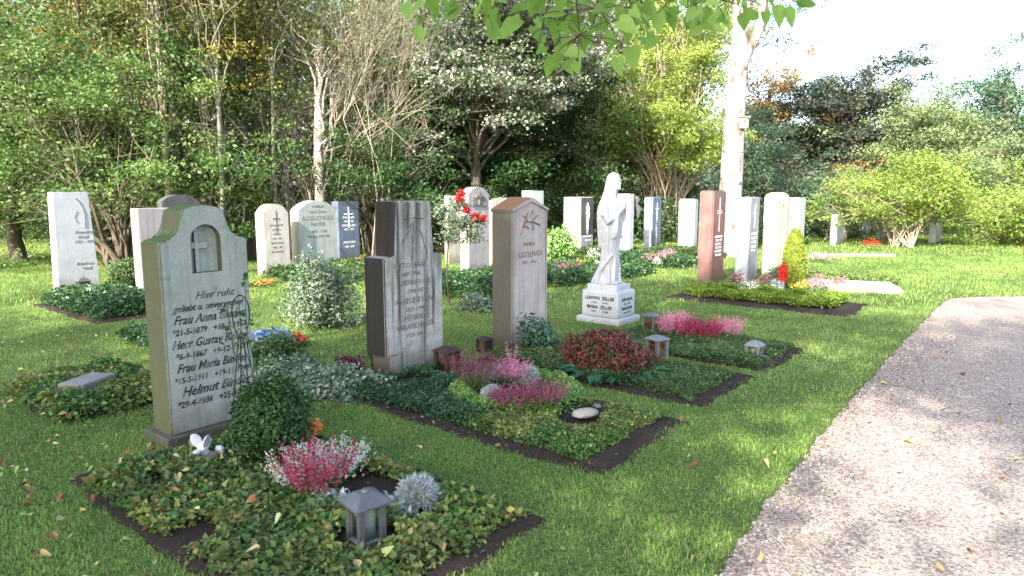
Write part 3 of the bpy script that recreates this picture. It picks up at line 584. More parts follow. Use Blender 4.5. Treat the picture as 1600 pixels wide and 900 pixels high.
for px, py, r_, lb in ((1192, 566, .06, 'grey stone beside the squat lantern'), (1205, 572, .05, 'brown lump of bark at the corner of heather grave'), (595, 598, .04, 'small stone against the stele foot')):
    tag(link('small_stone', blob('st', (0, 0, r_ * .5), (r_, r_ * .8, r_ * .7), 3, .15, int(px)), m_grey if px != 1205 else m_rust, None, at(px, py)), lb, 'stone')

# ------------------------------------------------------------------ plants
m_bark = M_stone('bark_brown', (.10, .08, .06), (.16, .13, .10), (.04, .03, .025), .6, 30, bump=1.0); m_barkg = M_stone('bark_greengrey', (.13, .13, .09), (.20, .19, .14), (.06, .06, .04), .6, 25, bump=1.0)
m_twig = M_plain('twig_pale', (.36, .30, .22), .8, 0, .3, 20); m_twigd = M_plain('twig_dark', (.09, .07, .05), .8, 0, .3, 20)
t = NT('birch_bark'); oc = t.n('ShaderNodeTexCoord').outputs['Object']
n1 = t.noise(t.scale(oc, 3, 3, 14), 1.0, 5, .7); n2 = t.noise(t.scale(oc, 6, 6, 2.2), 1, 4, .6)
c = t.mix(t.noise(oc, 4, 4), (.38, .33, .29), (.50, .46, .42)); c = t.mix(t.ramp(n1, [(.56, (0, 0, 0)), (.64, (1, 1, 1))]), c, (.10, .075, .065)); c = t.mix(t.ramp(n2, [(.55, (0, 0, 0)), (.63, (1, 1, 1))]), c, (.15, .10, .08))
m_birch = t.done(t.pbr(c, .8, t.bump(n1, .6, .02)))
LG = dict(
    box=M_leaf('leaf_box', [(.015, .045, .012), (.035, .085, .02), (.06, .13, .03)], .2),
    cover=M_leaf('leaf_cover', [(.025, .06, .02), (.05, .10, .03), (.09, .15, .05), (.13, .17, .06)], .25),
    coverd=M_leaf('leaf_cover_dark', [(.02, .055, .02), (.04, .095, .035), (.08, .15, .06)], .2, .35),
    coverm=M_leaf('leaf_cover_mixed', [(.02, .07, .02), (.04, .12, .03), (.08, .18, .04), (.15, .24, .05), (.30, .32, .09), (.16, .08, .04)], .25, big=((.11, .15, .05), 2.4)),
    sedum=M_leaf('leaf_sedum', [(.09, .2, .03), (.18, .33, .07), (.34, .46, .22)], .25), hedge=M_leaf('leaf_hedge', [(.09, .15, .02), (.15, .24, .03), (.22, .30, .05)], .3),
    vari=M_leaf('leaf_variegated', [(.05, .10, .045), (.10, .17, .09), (.22, .28, .18), (.42, .45, .34)], .25), conifer=M_leaf('leaf_dwarf_conifer', [(.14, .20, .02), (.24, .31, .04), (.36, .42, .07)], .3),
    hosta=M_leaf('leaf_hosta', [(.02, .08, .04), (.04, .12, .05)], .25, .3), skim=M_leaf('leaf_skimmia', [(.03, .08, .03), (.06, .05, .025), (.16, .03, .03), (.25, .045, .045)], .15), holly=M_leaf('leaf_holly', [(.025, .07, .04), (.06, .13, .08), (.12, .2, .12)], .15, .3),
    rose=M_leaf('leaf_rose', [(.08, .14, .07), (.16, .22, .13), (.30, .34, .24)], .3), purple=M_leaf('leaf_purple', [(.06, .02, .04), (.14, .03, .06), (.22, .05, .10)], .2))
def flower_mat(name, cols, green=(.08, .15, .04)): return M_leaf(name, [green, tuple(x * 1.3 for x in green)] + cols, .25)
FM = dict(mag=flower_mat('bloom_magenta', [(.22, .05, .09), (.33, .13, .18)]), pink=flower_mat('bloom_pink', [(.50, .16, .26), (.62, .30, .38)]), white=flower_mat('bloom_white', [(.55, .56, .50), (.72, .72, .68)]), crim=flower_mat('bloom_crimson', [(.24, .012, .045), (.44, .07, .14)]),
          mauve=flower_mat('bloom_mauve', [(.15, .04, .07), (.28, .10, .15)]), silver=flower_mat('leaf_silver', [(.42, .47, .46), (.62, .66, .66)], (.3, .36, .34)), red=flower_mat('bloom_red', [(.60, .02, .015), (.70, .06, .05)]), yel=flower_mat('bloom_yellow', [(.65, .5, .05), (.7, .6, .1)]), orange=flower_mat('bloom_orange', [(.65, .22, .03), (.7, .32, .08)]), blue=flower_mat('bloom_blue', [(.05, .13, .35), (.45, .55, .65)]))
def heather_me(r, h, n=130, k=16, fs=.010, lean=.8):
    a = rng.random(n) * 6.28; q = r * .55 * np.sqrt(rng.random(n)); bx, by = q * np.cos(a), q * np.sin(a)
    ln = h * (.65 + .4 * rng.random(n)); out = q / (r * .55) * lean * (r / h) + .12 * rng.normal(size=n)
    d = unit(np.stack([np.cos(a) * out, np.sin(a) * out, np.ones(n)], 1)); d = unit(d + .08 * rng.normal(size=(n, 3)))
    t = rng.random((n, k)) ** .8; P = np.stack([bx, by, bx * 0], 1)[:, None] + d[:, None] * (t * ln[:, None])[..., None] + rng.normal(size=(n, k, 3)) * .004
    tone = np.where(t > .38 + .1 * rng.normal(size=(n, k)), .62 + .38 * rng.random((n, k)), .3 * rng.random((n, k)))
    N = unit(rng.normal(size=(n * k, 3))); T = (d[:, None] * 1.0 + .8 * rng.normal(size=(n, k, 3))).reshape(-1, 3)
    return leaf_mesh('h', P.reshape(-1, 3), N, fs * (.7 + .7 * rng.random(n * k)), tone.ravel(), asp=.6, T=T)
def heather(px, py, r, h, m, label, n=150, k=22, fs=.013, name='heather', cat='heather', group='heathers and flowers on the graves', lean=.8):
    return tag(link(name, heather_me(r, h, n, k, fs, lean), FM[m], None, at(px, py) + Vector((0, 0, .02)), random.random() * 6), label, cat, group)
def cushion(px, py, r, label, m='silver'):
    n = 2600; d = unit(rng.normal(size=(n, 3))); d[:, 2] = np.where(d[:, 2] < -.35, -d[:, 2], d[:, 2]); P = d * r * (.30 + .45 * rng.random((n, 1))); lump = 1 + .1 * np.sin(5 * d[:, :1] + 3) * np.cos(6 * d[:, 1:2])
    L_ = leaf_mesh('c', P * lump, unit(rng.normal(size=(n, 3))), r * .30 * (.8 + .5 * rng.random(n)), .5 + .5 * rng.random(n), asp=.12, T=d + .45 * rng.normal(size=(n, 3)))
    return tag(link('silver_cushion_bush', L_, FM[m], None, at(px, py) + Vector((0, 0, r * .62))), label, 'plant', 'silver leaved plants')
def cloud(center, rad, n, size, asp=.6, shell=.35, lump=.18, tonef=None, up=.4, shape='diamond', half=False, seed=0, fold=.15):
    r = np.random.default_rng(seed); d = unit(r.normal(size=(n, 3)))
    if half: d[:, 2] = abs(d[:, 2])
    q = 1 - shell * r.random(n) ** 1.5
    ph = r.random(4) * 6; l = 1 + lump * (np.sin(4 * d[:, 0] + ph[0] + 2 * d[:, 2]) + np.sin(5 * d[:, 1] + ph[1]) * np.cos(4 * d[:, 2] + ph[2]) + .6 * np.sin(9 * d[:, 0] + 7 * d[:, 1] + ph[3])) + .075 * r.normal(size=n)
    P = d * (q * l)[:, None] * np.array(rad) + np.array(center); N = unit(d * .6 + np.array([0, 0, up]) + .6 * r.normal(size=(n, 3)))
    tone = r.random(n) if tonef is None else tonef(r, n, d)
    return leaf_mesh('cl', P, N, size * (.6 + .7 * r.random(n)), tone, asp=asp, shape=shape, fold=fold)
def bush(px, py, rad, n, size, m, label, name='bush', cat='bush', group=None, asp=.6, shell=.45, lift=.0, half=False, stems=8, lump=.19, loc=None, seed=None, shape='diamond', smat=None):
    o = empty(name, loc or at(px, py), random.random() * 6, label, cat, group)
    link('foliage', cloud((0, 0, 0 if half else rad[2] * .92 + lift), rad, n, size, asp, shell, lump, half=half, seed=seed if seed is not None else int(px), shape=shape), LG.get(m) or FM[m], o)
    if stems:
        tb = Tubes()
        for k in range(stems):
            a = k * 2.4; e = (rad[0] * .6 * math.cos(a), rad[1] * .6 * math.sin(a), rad[2] * (1.1 if not half else .5) + lift); tb.add([(e[0] * .1, e[1] * .1, -.03), (e[0] * .35, e[1] * .35, e[2] * .5), e], [.012, .009, .004], 5)
        link('stems', tb.mesh('stems'), smat or m_twigd, o)
    return o
def mat(u0, u1, v0, v1, h, n, size, m, label, holes=(), name='ground_cover', asp=.7, keep=None, rough=.35):
    A = u0 + (u1 - u0) * rng.random(n); B = v0 + (v1 - v0) * rng.random(n)
    x = A * U.x + B * V.x; y = A * U.y + B * V.y
    e = np.minimum(np.minimum(A - u0, u1 - A), np.minimum(B - v0, v1 - B)) + .03 * smooth_noise(x, y, 14, 8)
    top = h * (np.clip(e / (.6 * h + .02), 0.0, 1) ** .5) * (1 + rough * smooth_noise(x, y, 11, 2) * .5); ok = e > 0
    for (hx_, hy_, hr) in holes: ok &= (x - hx_) ** 2 + (y - hy_) ** 2 > (hr * (1 + .12 * smooth_noise(x, y, 9, 4))) ** 2
    if keep is not None: ok &= keep(x, y)
    z = top * (1 - .75 * rng.random(n) ** 2) + .012; P = np.stack([x, y, z], 1)[ok]; k = len(P)
    N = unit(np.array([0, 0, 1.0]) + .75 * rng.normal(size=(k, 3))); tone = np.clip(.5 + .25 * smooth_noise(x, y, 6, 6)[ok] + .28 * rng.normal(size=k), 0, 1)
    return tag(link(name, leaf_mesh('m', P, N, size * (.5 + 1.3 * rng.random(k) ** 2), tone, asp=asp), LG[m]), label, 'ground cover', kind='stuff')
def PX(px, py): q = at(px, py); return q.x, q.y
# nearest grave
soil(1.25, 2.60, -4.2, -1.80, pad=.17)
mat(1.3, 2.52, -4.05, -1.90, .07, 32000, .028, 'coverm', 'leafy mixed ground cover on the nearest grave', holes=[(*PX(560, 775), .2), (*PX(480, 760), .15), (*PX(650, 810), .12), (*PX(225, 770), .12), (*PX(300, 850), .12), (*PX(340, 725), .12), (*PX(573, 855), .15), (*PX(590, 790), .14)])
bush(424, 722, (.225, .225, .255), 12000, .026, 'box', 'round dark green box bush in front of the nearest gravestone', cat='bush', stems=8, lump=.13)
for q_ in ((468, 765, .13, .25, 'white', 'white heather left of the crimson one on the nearest grave', 0), (525, 752, .14, .25, 'white', 'white heather with silvery tips beside the crimson heather', 1), (495, 782, .13, .29, 'crim', 'crimson heather between two white heathers on the nearest grave', 2)):
    heather(q_[0], q_[1] + 5, q_[2], q_[3] * (1.12 if q_[6] == 2 else .95), q_[4], q_[5], n=95 if q_[6] == 2 else 110, k=46 if q_[6] == 2 else 30, fs=.012, lean=1.3)
cushion(652, 800, .125, 'round silver cushion plant right of the zinc lantern')
for px, py, lb in ((515, 797, 'white leaved plant left of the zinc lantern'), (618, 808, 'white leaved plant right behind the zinc lantern')):
    n = 260; tag(link('dusty_miller', leaf_mesh('d', rng.normal(size=(n, 3)) * np.array([.05, .045, .015]) + np.array([0, 0, .06]), unit(np.array([0, 0, 1]) + .6 * rng.normal(size=(n, 3))), .03 + .015 * rng.random(n), .6 + .4 * rng.random(n)), FM['silver'], None, at(px, py)), lb, 'plant', 'silver leaved plants')
o = empty('orange_rose', at(492, 705), 0, 'single orange rose bloom on a thin stem behind the heathers', 'flower'); link('bloom', cloud((0, 0, .16), (.035, .035, .04), 160, .035, .9, .8, tonef=lambda r, n, d: .6 + .4 * r.random(n)), FM['orange'], o)
tb = Tubes(); tb.add([(0, 0, 0), (.01, 0, .08), (0, 0, .15)], [.004] * 3, 5); link('stem', tb.mesh('s'), LG['box'], o)
# wire trellis in front of the nearest stone
p = at(398, 715); o = empty('wire_trellis', Vector((p.x - .06, p.y + .06, 0)), ROT, 'thin black wire trellis with looped top before the script of the nearest gravestone', 'trellis'); m_wire = M_plain('wire', (.02, .025, .025), .5, .5)
for k, dx in enumerate((-.09, -.03, .04, .10)):
    tb = Tubes(); tb.add([(dx * 1.1, 0, 0), (dx * .8, .01, .35), (dx * .25, .0, .74)], [.0035] * 3, 5); link('wire', tb.mesh('w'), m_wire, o)
tb = Tubes(); tb.add([(.055 * math.sin(a) * (1 - .2 * math.cos(a)), 0, .86 - .13 * math.cos(a)) for a in np.linspace(0, 6.28, 20)], [.0035] * 20, 5); link('loop', tb.mesh('w'), m_wire, o)
p = at(410, 722); o = empty('climbing_rose', p, 0, 'sparse rose shoots with few green leaves rising above the box bush', 'plant'); tb = Tubes(); lp = []
for k, (dx, dy, hh) in enumerate(((-.05, .05, 1.12), (-.10, .1, 1.02), (.05, .0, .78), (-.14, .06, .95))):
    pts = [(0, 0, 0), (dx * .4 + .02, dy, hh * .35), (dx - .02, dy, hh * .7), (dx * 1.3, dy, hh)]; tb.add(pts, [.006, .005, .004, .002], 5)
    for j in range(30): f = rng.random() ** .7; i0 = min(2, int(f * 3)); g_ = f * 3 - i0; lp.append(np.array(pts[i0]) * (1 - g_) + np.array(pts[i0 + 1]) * g_ + rng.normal(size=3) * .025)
link('stems', tb.mesh('s'), M_plain('green_stem', (.06, .09, .04), .6), o); lp = np.array(lp); link('foliage', leaf_mesh('l', lp, unit(rng.normal(size=lp.shape)), .02 + .03 * rng.random(len(lp)), asp=.7), LG['cover'], o)
# broad weeds and dark leaves left of the nearest grave
for px, py, sz_, lb in ((215, 780, .13, 'tuft of strap leaves on bare soil left of the nearest grave'), (470, 640, .0, ''), (360, 770, .10, 'low leafy clump just before the dove figurine')):
    if sz_:
        n = 40; T = unit(rng.normal(size=(n, 3)) * np.array([1, 1, .3]) + np.array([0, 0, .8])); tag(link('leafy_tuft', leaf_mesh('t', rng.normal(size=(n, 3)) * .02 * np.array([1, 1, .2]) + np.array([0, 0, .02]), unit(rng.normal(size=(n, 3))), sz_ * (.6 + .6 * rng.random(n)), asp=.3, T=T, shape='broad'), LG['cover'], None, at(px, py)), lb, 'plant')
# stele grave
soil(3.14, 4.38, -4.42, -1.86, pad=.09)
rc = at(805, 622); H2 = [(rc.x, rc.y, .52), (*PX(905, 668), .17), (*PX(915, 655), .17), (*PX(950, 640), .12), (*PX(645, 603), .17), (*PX(700, 590), .14), (*PX(600, 590), .1)]
mat(3.24, 4.27, -4.30, -2.02, .08, 42000, .020, 'coverd', 'dark small-leaved ground cover on the stele grave', holes=H2, keep=lambda x, y: (x * V.x + y * V.y) < -2.95 + .1 * smooth_noise(x, y, 9, 9))
mat(3.24, 4.27, -3.1, -2.02, .07, 32000, .018, 'coverm', 'lighter olive ground cover at the foot of the stele grave', holes=H2, keep=lambda x, y: (x * V.x + y * V.y) >= -3.05 + .1 * smooth_noise(x, y, 9, 9))
n = 15000; a = rng.random(n) * 6.28; q = .44 + .06 * rng.normal(size=n); lum = 1 + .22 * np.sin(17 * a) * np.sin(5 * a + 1); P = np.stack([rc.x + q * np.cos(a), rc.y + q * np.sin(a), .02 + .11 * lum * np.clip(1 - ((q - .44) / .12) ** 2, 0.05, 1) * (.6 + .4 * rng.random(n))], 1)
tag(link('sedum_ring', leaf_mesh('s', P, unit(np.array([0, 0, 1]) + .7 * rng.normal(size=(n, 3))), .016 + .012 * rng.random(n), asp=.5), LG['sedum']), 'bright green ring of low stonecrop around the heathers on the stele grave', 'plant')
for px, py, r_, h_, m_, lb in ((742, 620, .15, .30, 'mauve', 'tall dusky mauve heather at the back of the ring'), (800, 612, .12, .2, 'pink', 'pink heather between silver plants in the ring'), (800, 650, .13, .17, 'mag', 'magenta heather in the middle front of the ring'), (848, 648, .14, .19, 'mag', 'magenta heather at the right end of the ring'), (800, 600, .04, .28, 'pink', 'slender pink flower spikes at the ring centre')):
    heather(px, py, r_ * 1.15, h_, m_, lb, n=150 if h_ < .27 or r_ > .1 else 16, k=26, fs=.012).location.z += .05
cushion(769, 643, .105, 'silver cushion plant in front of the mauve heather').location.z += .04; cushion(824, 612, .11, 'whitish cushion plant behind the magenta heathers').location.z += .05; cushion(778, 606, .09, 'small white cushion plant tucked behind the mauve heather').location.z += .05; cushion(933, 642, .035, 'tiny silver plant beside the oval pebble stone')
# gabled-stone grave
soil(4.70, 5.82, -4.25, -1.90, pad=.09)
mat(4.78, 5.70, -4.2, -2.03, .07, 62000, .017, 'cover', 'clipped small-leaved ground cover on the grave with the crimson bush', holes=[(*PX(1026, 566), .09)])
bush(943, 580, (.42, .27, .19), 8000, .034, 'skim', 'low bush with dark crimson bud clusters in front of the statue', asp=.5, half=False, lift=.0, stems=6, lump=.1, shell=.4)
n = 60; T = unit(rng.normal(size=(n, 3)) * np.array([1, 1, .1]) + np.array([0, 0, .35])); a = rng.random(n) * 6.28
tag(link('hosta', leaf_mesh('t', np.stack([.36 * np.cos(a), .24 * np.sin(a), .075 + a * 0], 1), unit(rng.normal(size=(n, 3)) * .35 + np.array([0, 0, 1])),   .085 + .05 * rng.random(n), asp=.5, T=np.stack([np.cos(a), np.sin(a), .3 + a * 0], 1), shape='broad'), LG['hosta'], None, at(960, 592)), 'broad dark green leaves spreading under the crimson bush', 'plant')
bush(838, 552, (.20, .2, .19), 1500, .05, 'holly', 'dark glossy bluish green shrub at the foot of the pinkish gabled gravestone', asp=.5, shell=.7)
# statue grave
soil(6.05, 7.2, -3.75, -1.86, pad=.1); mat(6.05, 7.15, -3.7, -1.95, .06, 42000, .018, 'cover', 'dense low ground cover on the heather grave by the statue', holes=[(*PX(1185, 562), .1), (*PX(1017, 520), .08)])
for px, py, m_, lb in ((1050, 530, 'pink', 'pink heather next to the small dark lantern'), (1078, 534, 'crim', 'crimson heather, left of the two crimson ones'), (1105, 536, 'crim', 'crimson heather, right of the two crimson ones'), (1138, 532, 'pink', 'pale pink heather at the right end of the crimson row'), (1060, 522, 'pink', 'pink heather half behind the crimson row')):
    heather(px, py, .15, .25, m_, lb, n=150, k=24, fs=.014)
# red pillar grave with box edging
soil(9.42, 10.65, -4.55, -1.92, pad=.05)
hb = empty('box_hedge', G(9.72, -3.3), ROT, 'low bright green box hedge edging the red pillar grave', 'hedge')
def hedge(cx, cy, lx, ly, h, n): 
    P = np.stack([(rng.random(n) - .5) * lx + cx, (rng.random(n) - .5) * ly + cy, h * (1 - .6 * rng.random(n) ** 2)], 1); P[:, 2] *= 1 + .12 * np.sin(P[:, 0] * 14) + .12 * np.sin(P[:, 1] * 13 + 1); P[:, :2] += .015 * rng.normal(size=(n, 2))
    return leaf_mesh('hd', P, unit(rng.normal(size=(n, 3)) + np.array([0, 0, .6])), .022 + .014 * rng.random(n), asp=.6)
for a_2 in ((0, 0, .17, 2.0, .17, 9000), (.42, -1.0, .8, .18, .16, 4500), (.78, 0, .16, 2.0, .16, 6000)): link('hedge_side', hedge(*a_2), LG['hedge'], hb)
mat(9.85, 10.4, -4.2, -2.4, .06, 6000, .03, 'cover', 'low green planting inside the box hedge')
FG = 'heathers and flowers on the graves'
def posy(px, py, r, h, m, lb, n=500, fs=.03, name='flower_clump'):
    return tag(link(name, cloud((0, 0, h * .5), (r, r, h * .5), n, fs, .8, .5, tonef=lambda q, n, d: np.where((d[:, 2] > -.1) & (q.random(n) < .75), .62 + .38 * q.random(n), .3 * q.random(n)), seed=int(px + py)), FM[m], None, at(px, py)), lb, 'flowers', FG)
for px, py, r_, h_, m_, lb in ((1168, 462, .16, .26, 'white', 'white flowers right of the red pillar'), (1192, 456, .17, .32, 'mag', 'magenta flowers between the white ones and the red plume'), (1213, 462, .13, .25, 'silver', 'silvery plant beside the red plume'), (1250, 460, .14, .22, 'yel', 'pale yellow flowers in the box hedged grave'), (1275, 458, .2, .28, 'pink', 'pale pink heather by the pale slab'), (1150, 452, .1, .3, 'mag', 'small magenta flowers close to the red pillar'),
    (1020, 416, .3, .3, 'pink', 'pink heathers before the slim slate-fronted pillar'), (1040, 414, .2, .3, 'pink', 'pink heather right of the slim slate-fronted pillar'), (1028, 418, .12, .22, 'white', 'white flowers between two pink heathers'), (1045, 404, .25, .25, 'pink', 'pink flowers on the grave of the veined slab'), (1288, 412, .3, .25, 'pink', 'pink heathers on the sunlit grave past the conifer'), (1310, 452, .12, .2, 'pink', 'small pink plant on the pale slab edge'), (1275, 410, .2, .22, 'white', 'white flowers beside pink heathers past the conifer'),
    (876, 380, .25, .3, 'pink', 'pink flower clump left of the thick pale pillar'), (893, 428, .25, .25, 'mag', 'deep red flowers in front of the thick pale pillar'), (875, 428, .2, .2, 'mauve', 'mauve flowers left of the deep red ones'), (914, 424, .18, .26, 'yel', 'yellow flowers right of the deep red ones'), (928, 412, .2, .35, 'white', 'whitish grass-like flowers before the thick pillar'), (935, 424, .18, .2, 'silver', 'silver leaved plants left of the statue'),
    (563, 420, .14, .25, 'red', 'bright red flowers beside the blue slate stone'), (690, 395, .2, .2, 'pink', 'faded pink wreath flowers behind the stepped stele'), (706, 400, .16, .2, 'red', 'red flowers behind the rose stem'), (466, 540, .12, .13, 'red', 'red flowers behind the variegated mound'), (1362, 392, .3, .35, 'red', 'red and pink flowers under the far shrubs'), (1400, 378, .35, .3, 'pink', 'reddish flowers behind the stems of the far shrub'),
    (195, 480, .2, .2, 'mag', 'magenta heather on the grave at the woodland edge'), (176, 480, .18, .16, 'pink', 'salmon flowers beside the magenta heather at the woodland edge'), (160, 478, .2, .17, 'white', 'cream flowers in front of the white marble stone'), (139, 476, .12, .17, 'mauve', 'violet flowers beside the dark lantern'), (411, 448, .2, .12, 'orange', 'orange blossoms at the foot of the cream gravestone')):
    posy(px, py, r_, h_, m_, lb)
for px, py, r_, h_, lb in ((545, 585, .13, .16, 'purple leaved clump right of the variegated mound'), (512, 600, .12, .12, 'low purple clump in front of the variegated mound')):
    tag(link('purple_clump', cloud((0, 0, h_ * .5), (r_, r_, h_ * .5), 600, .035, .7, .5, seed=px), LG['purple'], None, at(px, py)), lb, 'plant', FG)
tag(link('celosia', cloud((0, 0, .32), (.065, .065, .17), 900, .03, .6, .6, tonef=lambda r, n, d: .6 + .4 * r.random(n)), FM['red'], None, at(1222, 458)), 'bright red flame-shaped flower plume before the dwarf conifer', 'flower')
cf = empty('dwarf_conifer', at(1238, 452), 0, 'yellow-green pointed dwarf conifer on the hedged grave', 'conifer'); n = 9000; zz = rng.random(n) ** .8; rr_ = .27 * np.sqrt(np.clip(1 - zz, 0, 1)) * (.35 + .65 * zz ** .25) * (1 - .4 * rng.random(n) ** 2); a = rng.random(n) * 6.28
link('foliage', leaf_mesh('cf', np.stack([rr_ * np.cos(a), rr_ * np.sin(a), .04 + zz * .95], 1), unit(np.stack([np.cos(a), np.sin(a), a * 0 + .3], 1) + .5 * rng.normal(size=(n, 3))), .03 + .02 * rng.random(n), asp=.4, T=np.stack([np.cos(a) * .3, np.sin(a) * .3, a * 0 + 1], 1) + .3 * rng.normal(size=(n, 3))), LG['conifer'], cf)
tb = Tubes(); tb.add([(0, 0, -.03), (0, 0, .5), (0, 0, .85)], [.02, .014, .005]); link('trunk', tb.mesh('t'), m_bark, cf)
# second row
bush(505, 512, (.34, .34, .42), 8500, .042, 'vari', 'rounded variegated shrub with whitish leaves before the greenish gravestone', seed=5, lump=.3, shell=.6)
bush(490, 600, (.60, .38, .17), 7000, .042, 'vari', 'sprawling variegated mound with pale leaves behind the box bush', half=True, stems=5, seed=8); bush(425, 565, (.3, .3, .22), 2800, .042, 'cover', 'yellowish green clump beside the nearest gravestone', half=True, stems=4)
o = empty('wrapped_bouquet', at(424, 548), .3, 'blue and white wrapped bowl of flowers behind the nearest gravestone', 'bouquet'); link('wrapping', lathe('w', [(.02, 0), (.10, .01), (.15, .10), (.18, .17)], 22, wob=.12), M_plain('foil_blue', (.04, .12, .32), .3, .3, .5, 15), o); link('flowers', cloud((0, 0, .16), (.17, .17, .05), 500, .045, .8, .6, tonef=lambda r, n, d: .6 + .4 * r.random(n)), FM['blue'], o)
bush(205, 452, (.34, .34, .28), 3000, .045, 'cover', 'small light green bush beside the mauve grey gravestone')
def mpx(x0, y0, x1, y1, h, n, sz_, m, lb, bed=True):    # grave spanning two opposite corners given on the photo
    a, b = uv(at(x0, y0)), uv(at(x1, y1)); u0, u1 = sorted((a[0], b[0])); v0, v1 = sorted((a[1], b[1]))
    if bed: soil(u0 - .05, u1 + .05, v0 - .05, v1 + .05, excl=True)
    return mat(u0, u1, v0, v1, h, n, sz_, m, lb)
mat(3.3, 4.4, -11.2, -9.1, .22, 14000, .038, 'coverd', 'dark ground cover grave in front of the white marble stone'); soil(3.2, 4.5, -11.3, -9.0)
mat(1.6, 2.5, -6.5, -5.2, .13, 10000, .034, 'coverm', 'weedy green mound around the grey slab at the left'); soil(1.6, 2.5, -6.5, -5.2, pad=.1)
mat(3.0, 3.7, -7.9, -6.9, .16, 6000, .036, 'coverd', 'dark green grave planting behind the nearest gravestone')
mat(7.0, 8.0, -11.6, -9.6, .2, 7000, .05, 'cover', 'green planting before the cream round-topped gravestone'); mat(8.3, 9.3, -11.6, -10.0, .2, 6000, .05, 'cover', 'green planting before the greenish and slate gravestones')
mat(7.4, 8.5, -8.3, -6.3, .28, 9000, .045, 'coverd', 'bushy dark ground cover left of the gabled gravestone'); mat(9.3, 10.5, -8.4, -6.3, .2, 9000, .045, 'coverd', 'dark ground cover grave seen past the gabled gravestone')
mat(11.0, 12.2, -8.2, -6.0, .16, 9000, .045, 'coverd', 'low green grave bed left behind the statue'); mat(13.2, 14.4, -8.4, -5.9, .18, 9000, .05, 'coverd', 'low green grave bed right behind the statue')
mat(14.6, 15.8, -9.9, -7.6, .16, 7000, .05, 'cover', 'flower grave bed before the thick pale pillar', ); mat(15.8, 17, -8.3, -6.2, .16, 6000, .05, 'cover', 'grave bed before the slim slate-fronted pillar')
mat(12.6, 13.6, -4.1, -2.0, .1, 5000, .04, 'coverm', 'low olive planting before the rough yellowish stone')
for q_ in ((760, 455), (745, 485)): bush(*q_, (.3, .3, .22), 1600, .045, 'vari' if q_[1] > 480 else 'cover', 'pale leaved clump in the dark grave bed' if q_[1] > 480 else 'small green bush in front of the tall grey emblem stone', half=True, stems=3)
bush(872, 405, (.38, .38, .38), 2500, .07, 'sedum', 'light green leafy bush left of the thick pale pillar')
bush(1215, 452, (.2, .2, .22), 900, .04, 'holly', 'bluish green shrublet behind the red plume')
# standard rose with red blooms
p = at(702, 478); o = empty('standard_rose', p, 0, 'tall thin-stemmed rose with red blooms and greyish leaves', 'rose bush'); hh = [atY(*q_, p.y) for q_ in ((725, 350), (705, 345), (740, 368), (690, 330), (715, 320), (745, 345), (700, 370))]
tb = Tubes(); tb.add([(0, 0, 0), (-.03, 0, .5), (0, 0, .95)], [.016, .012, .01])
for q_ in hh: e = q_ - p; tb.add([(0, 0, .9), (e.x * .5, .02, (e.z + .9) / 2), tuple(e)], [.008, .006, .004])
link('stem', tb.mesh('s'), m_twigd, o); ms = [cloud(tuple(q_ - p), (.17, .17, .13), 260, .045, .7, .9, seed=i) for i, q_ in enumerate(hh)]
def join_tone(ms, name): 
    co = []; fa = []; to = []; n = 0
    for m in ms:
        c_ = np.empty(len(m.vertices) * 3, np.float32); m.vertices.foreach_get('co', c_); f_ = np.empty(len(m.loops), np.int32); m.loops.foreach_get('vertex_index', f_); t_ = np.empty(len(m.vertices), np.float32); m.attributes['tone'].data.foreach_get('value', t_)
        co.append(c_.reshape(-1, 3)); fa.append(f_.reshape(-1, 3) + n); to.append(t_); n += len(m.vertices)
    return mesh_np(name, np.concatenate(co), np.concatenate(fa), 3, np.concatenate(to))
link('foliage', join_tone(ms, 'rl'), LG['rose'], o)
for px, py in ((720, 302), (728, 328), (743, 338), (755, 342), (717, 310)):
    e = atY(px, py, p.y - .1) - p; link('bloom', cloud(tuple(e), (.05, .05, .045), 90, .045, .9, .9, tonef=lambda r, n, d: .6 + .4 * r.random(n), seed=px), FM['red'], o)
# ------------------------------------------------------------------ trees and shrubs of the background
m_twigg = M_plain('twig_grey', (.33, .285, .22), .8, 0, .35, 12)
TL = dict(
    mid=M_leaf('foliage_mid', [(.04, .095, .025), (.08, .165, .045), (.14, .24, .07), (.22, .30, .09)], .35, big=((.10, .10, .04), .7)), dark=M_leaf('foliage_dark', [(.022, .055, .018), (.045, .10, .032), (.09, .16, .05)], .3, big=((.05, .09, .03), .8)),
    silver=M_leaf('foliage_whitebeam', [(.035, .07, .025), (.07, .13, .05), (.30, .31, .25), (.42, .42, .36)], .25), yel=M_leaf('foliage_yellowgreen', [(.18, .26, .06), (.30, .39, .09), (.46, .52, .17)], .4),
    gold=M_leaf('foliage_gold', [(.16, .17, .04), (.34, .31, .07), (.46, .41, .13)], .4), orange=M_leaf('foliage_orange', [(.20, .13, .04), (.38, .25, .09), (.26, .26, .08)], .4), olive=M_leaf('foliage_olive', [(.08, .11, .03), (.14, .18, .05), (.22, .22, .08)], .35, big=((.16, .11, .05), .6)),
    copper=M_leaf('foliage_copper', [(.025, .035, .03), (.05, .075, .055), (.09, .09, .07)], .2, big=((.10, .11, .05), .9)), blueg=M_leaf('foliage_bluegreen', [(.05, .10, .06), (.10, .17, .10), (.16, .24, .14)], .3), fresh=M_leaf('foliage_fresh', [(.13, .21, .04), (.23, .33, .07), (.36, .44, .12)], .4),
    pale=M_leaf('foliage_pale', [(.12, .18, .08), (.20, .27, .12), (.28, .32, .16)], .35), linden=M_leaf('foliage_overhead', [(.18, .32, .06), (.26, .42, .10), (.34, .50, .14)], .6))
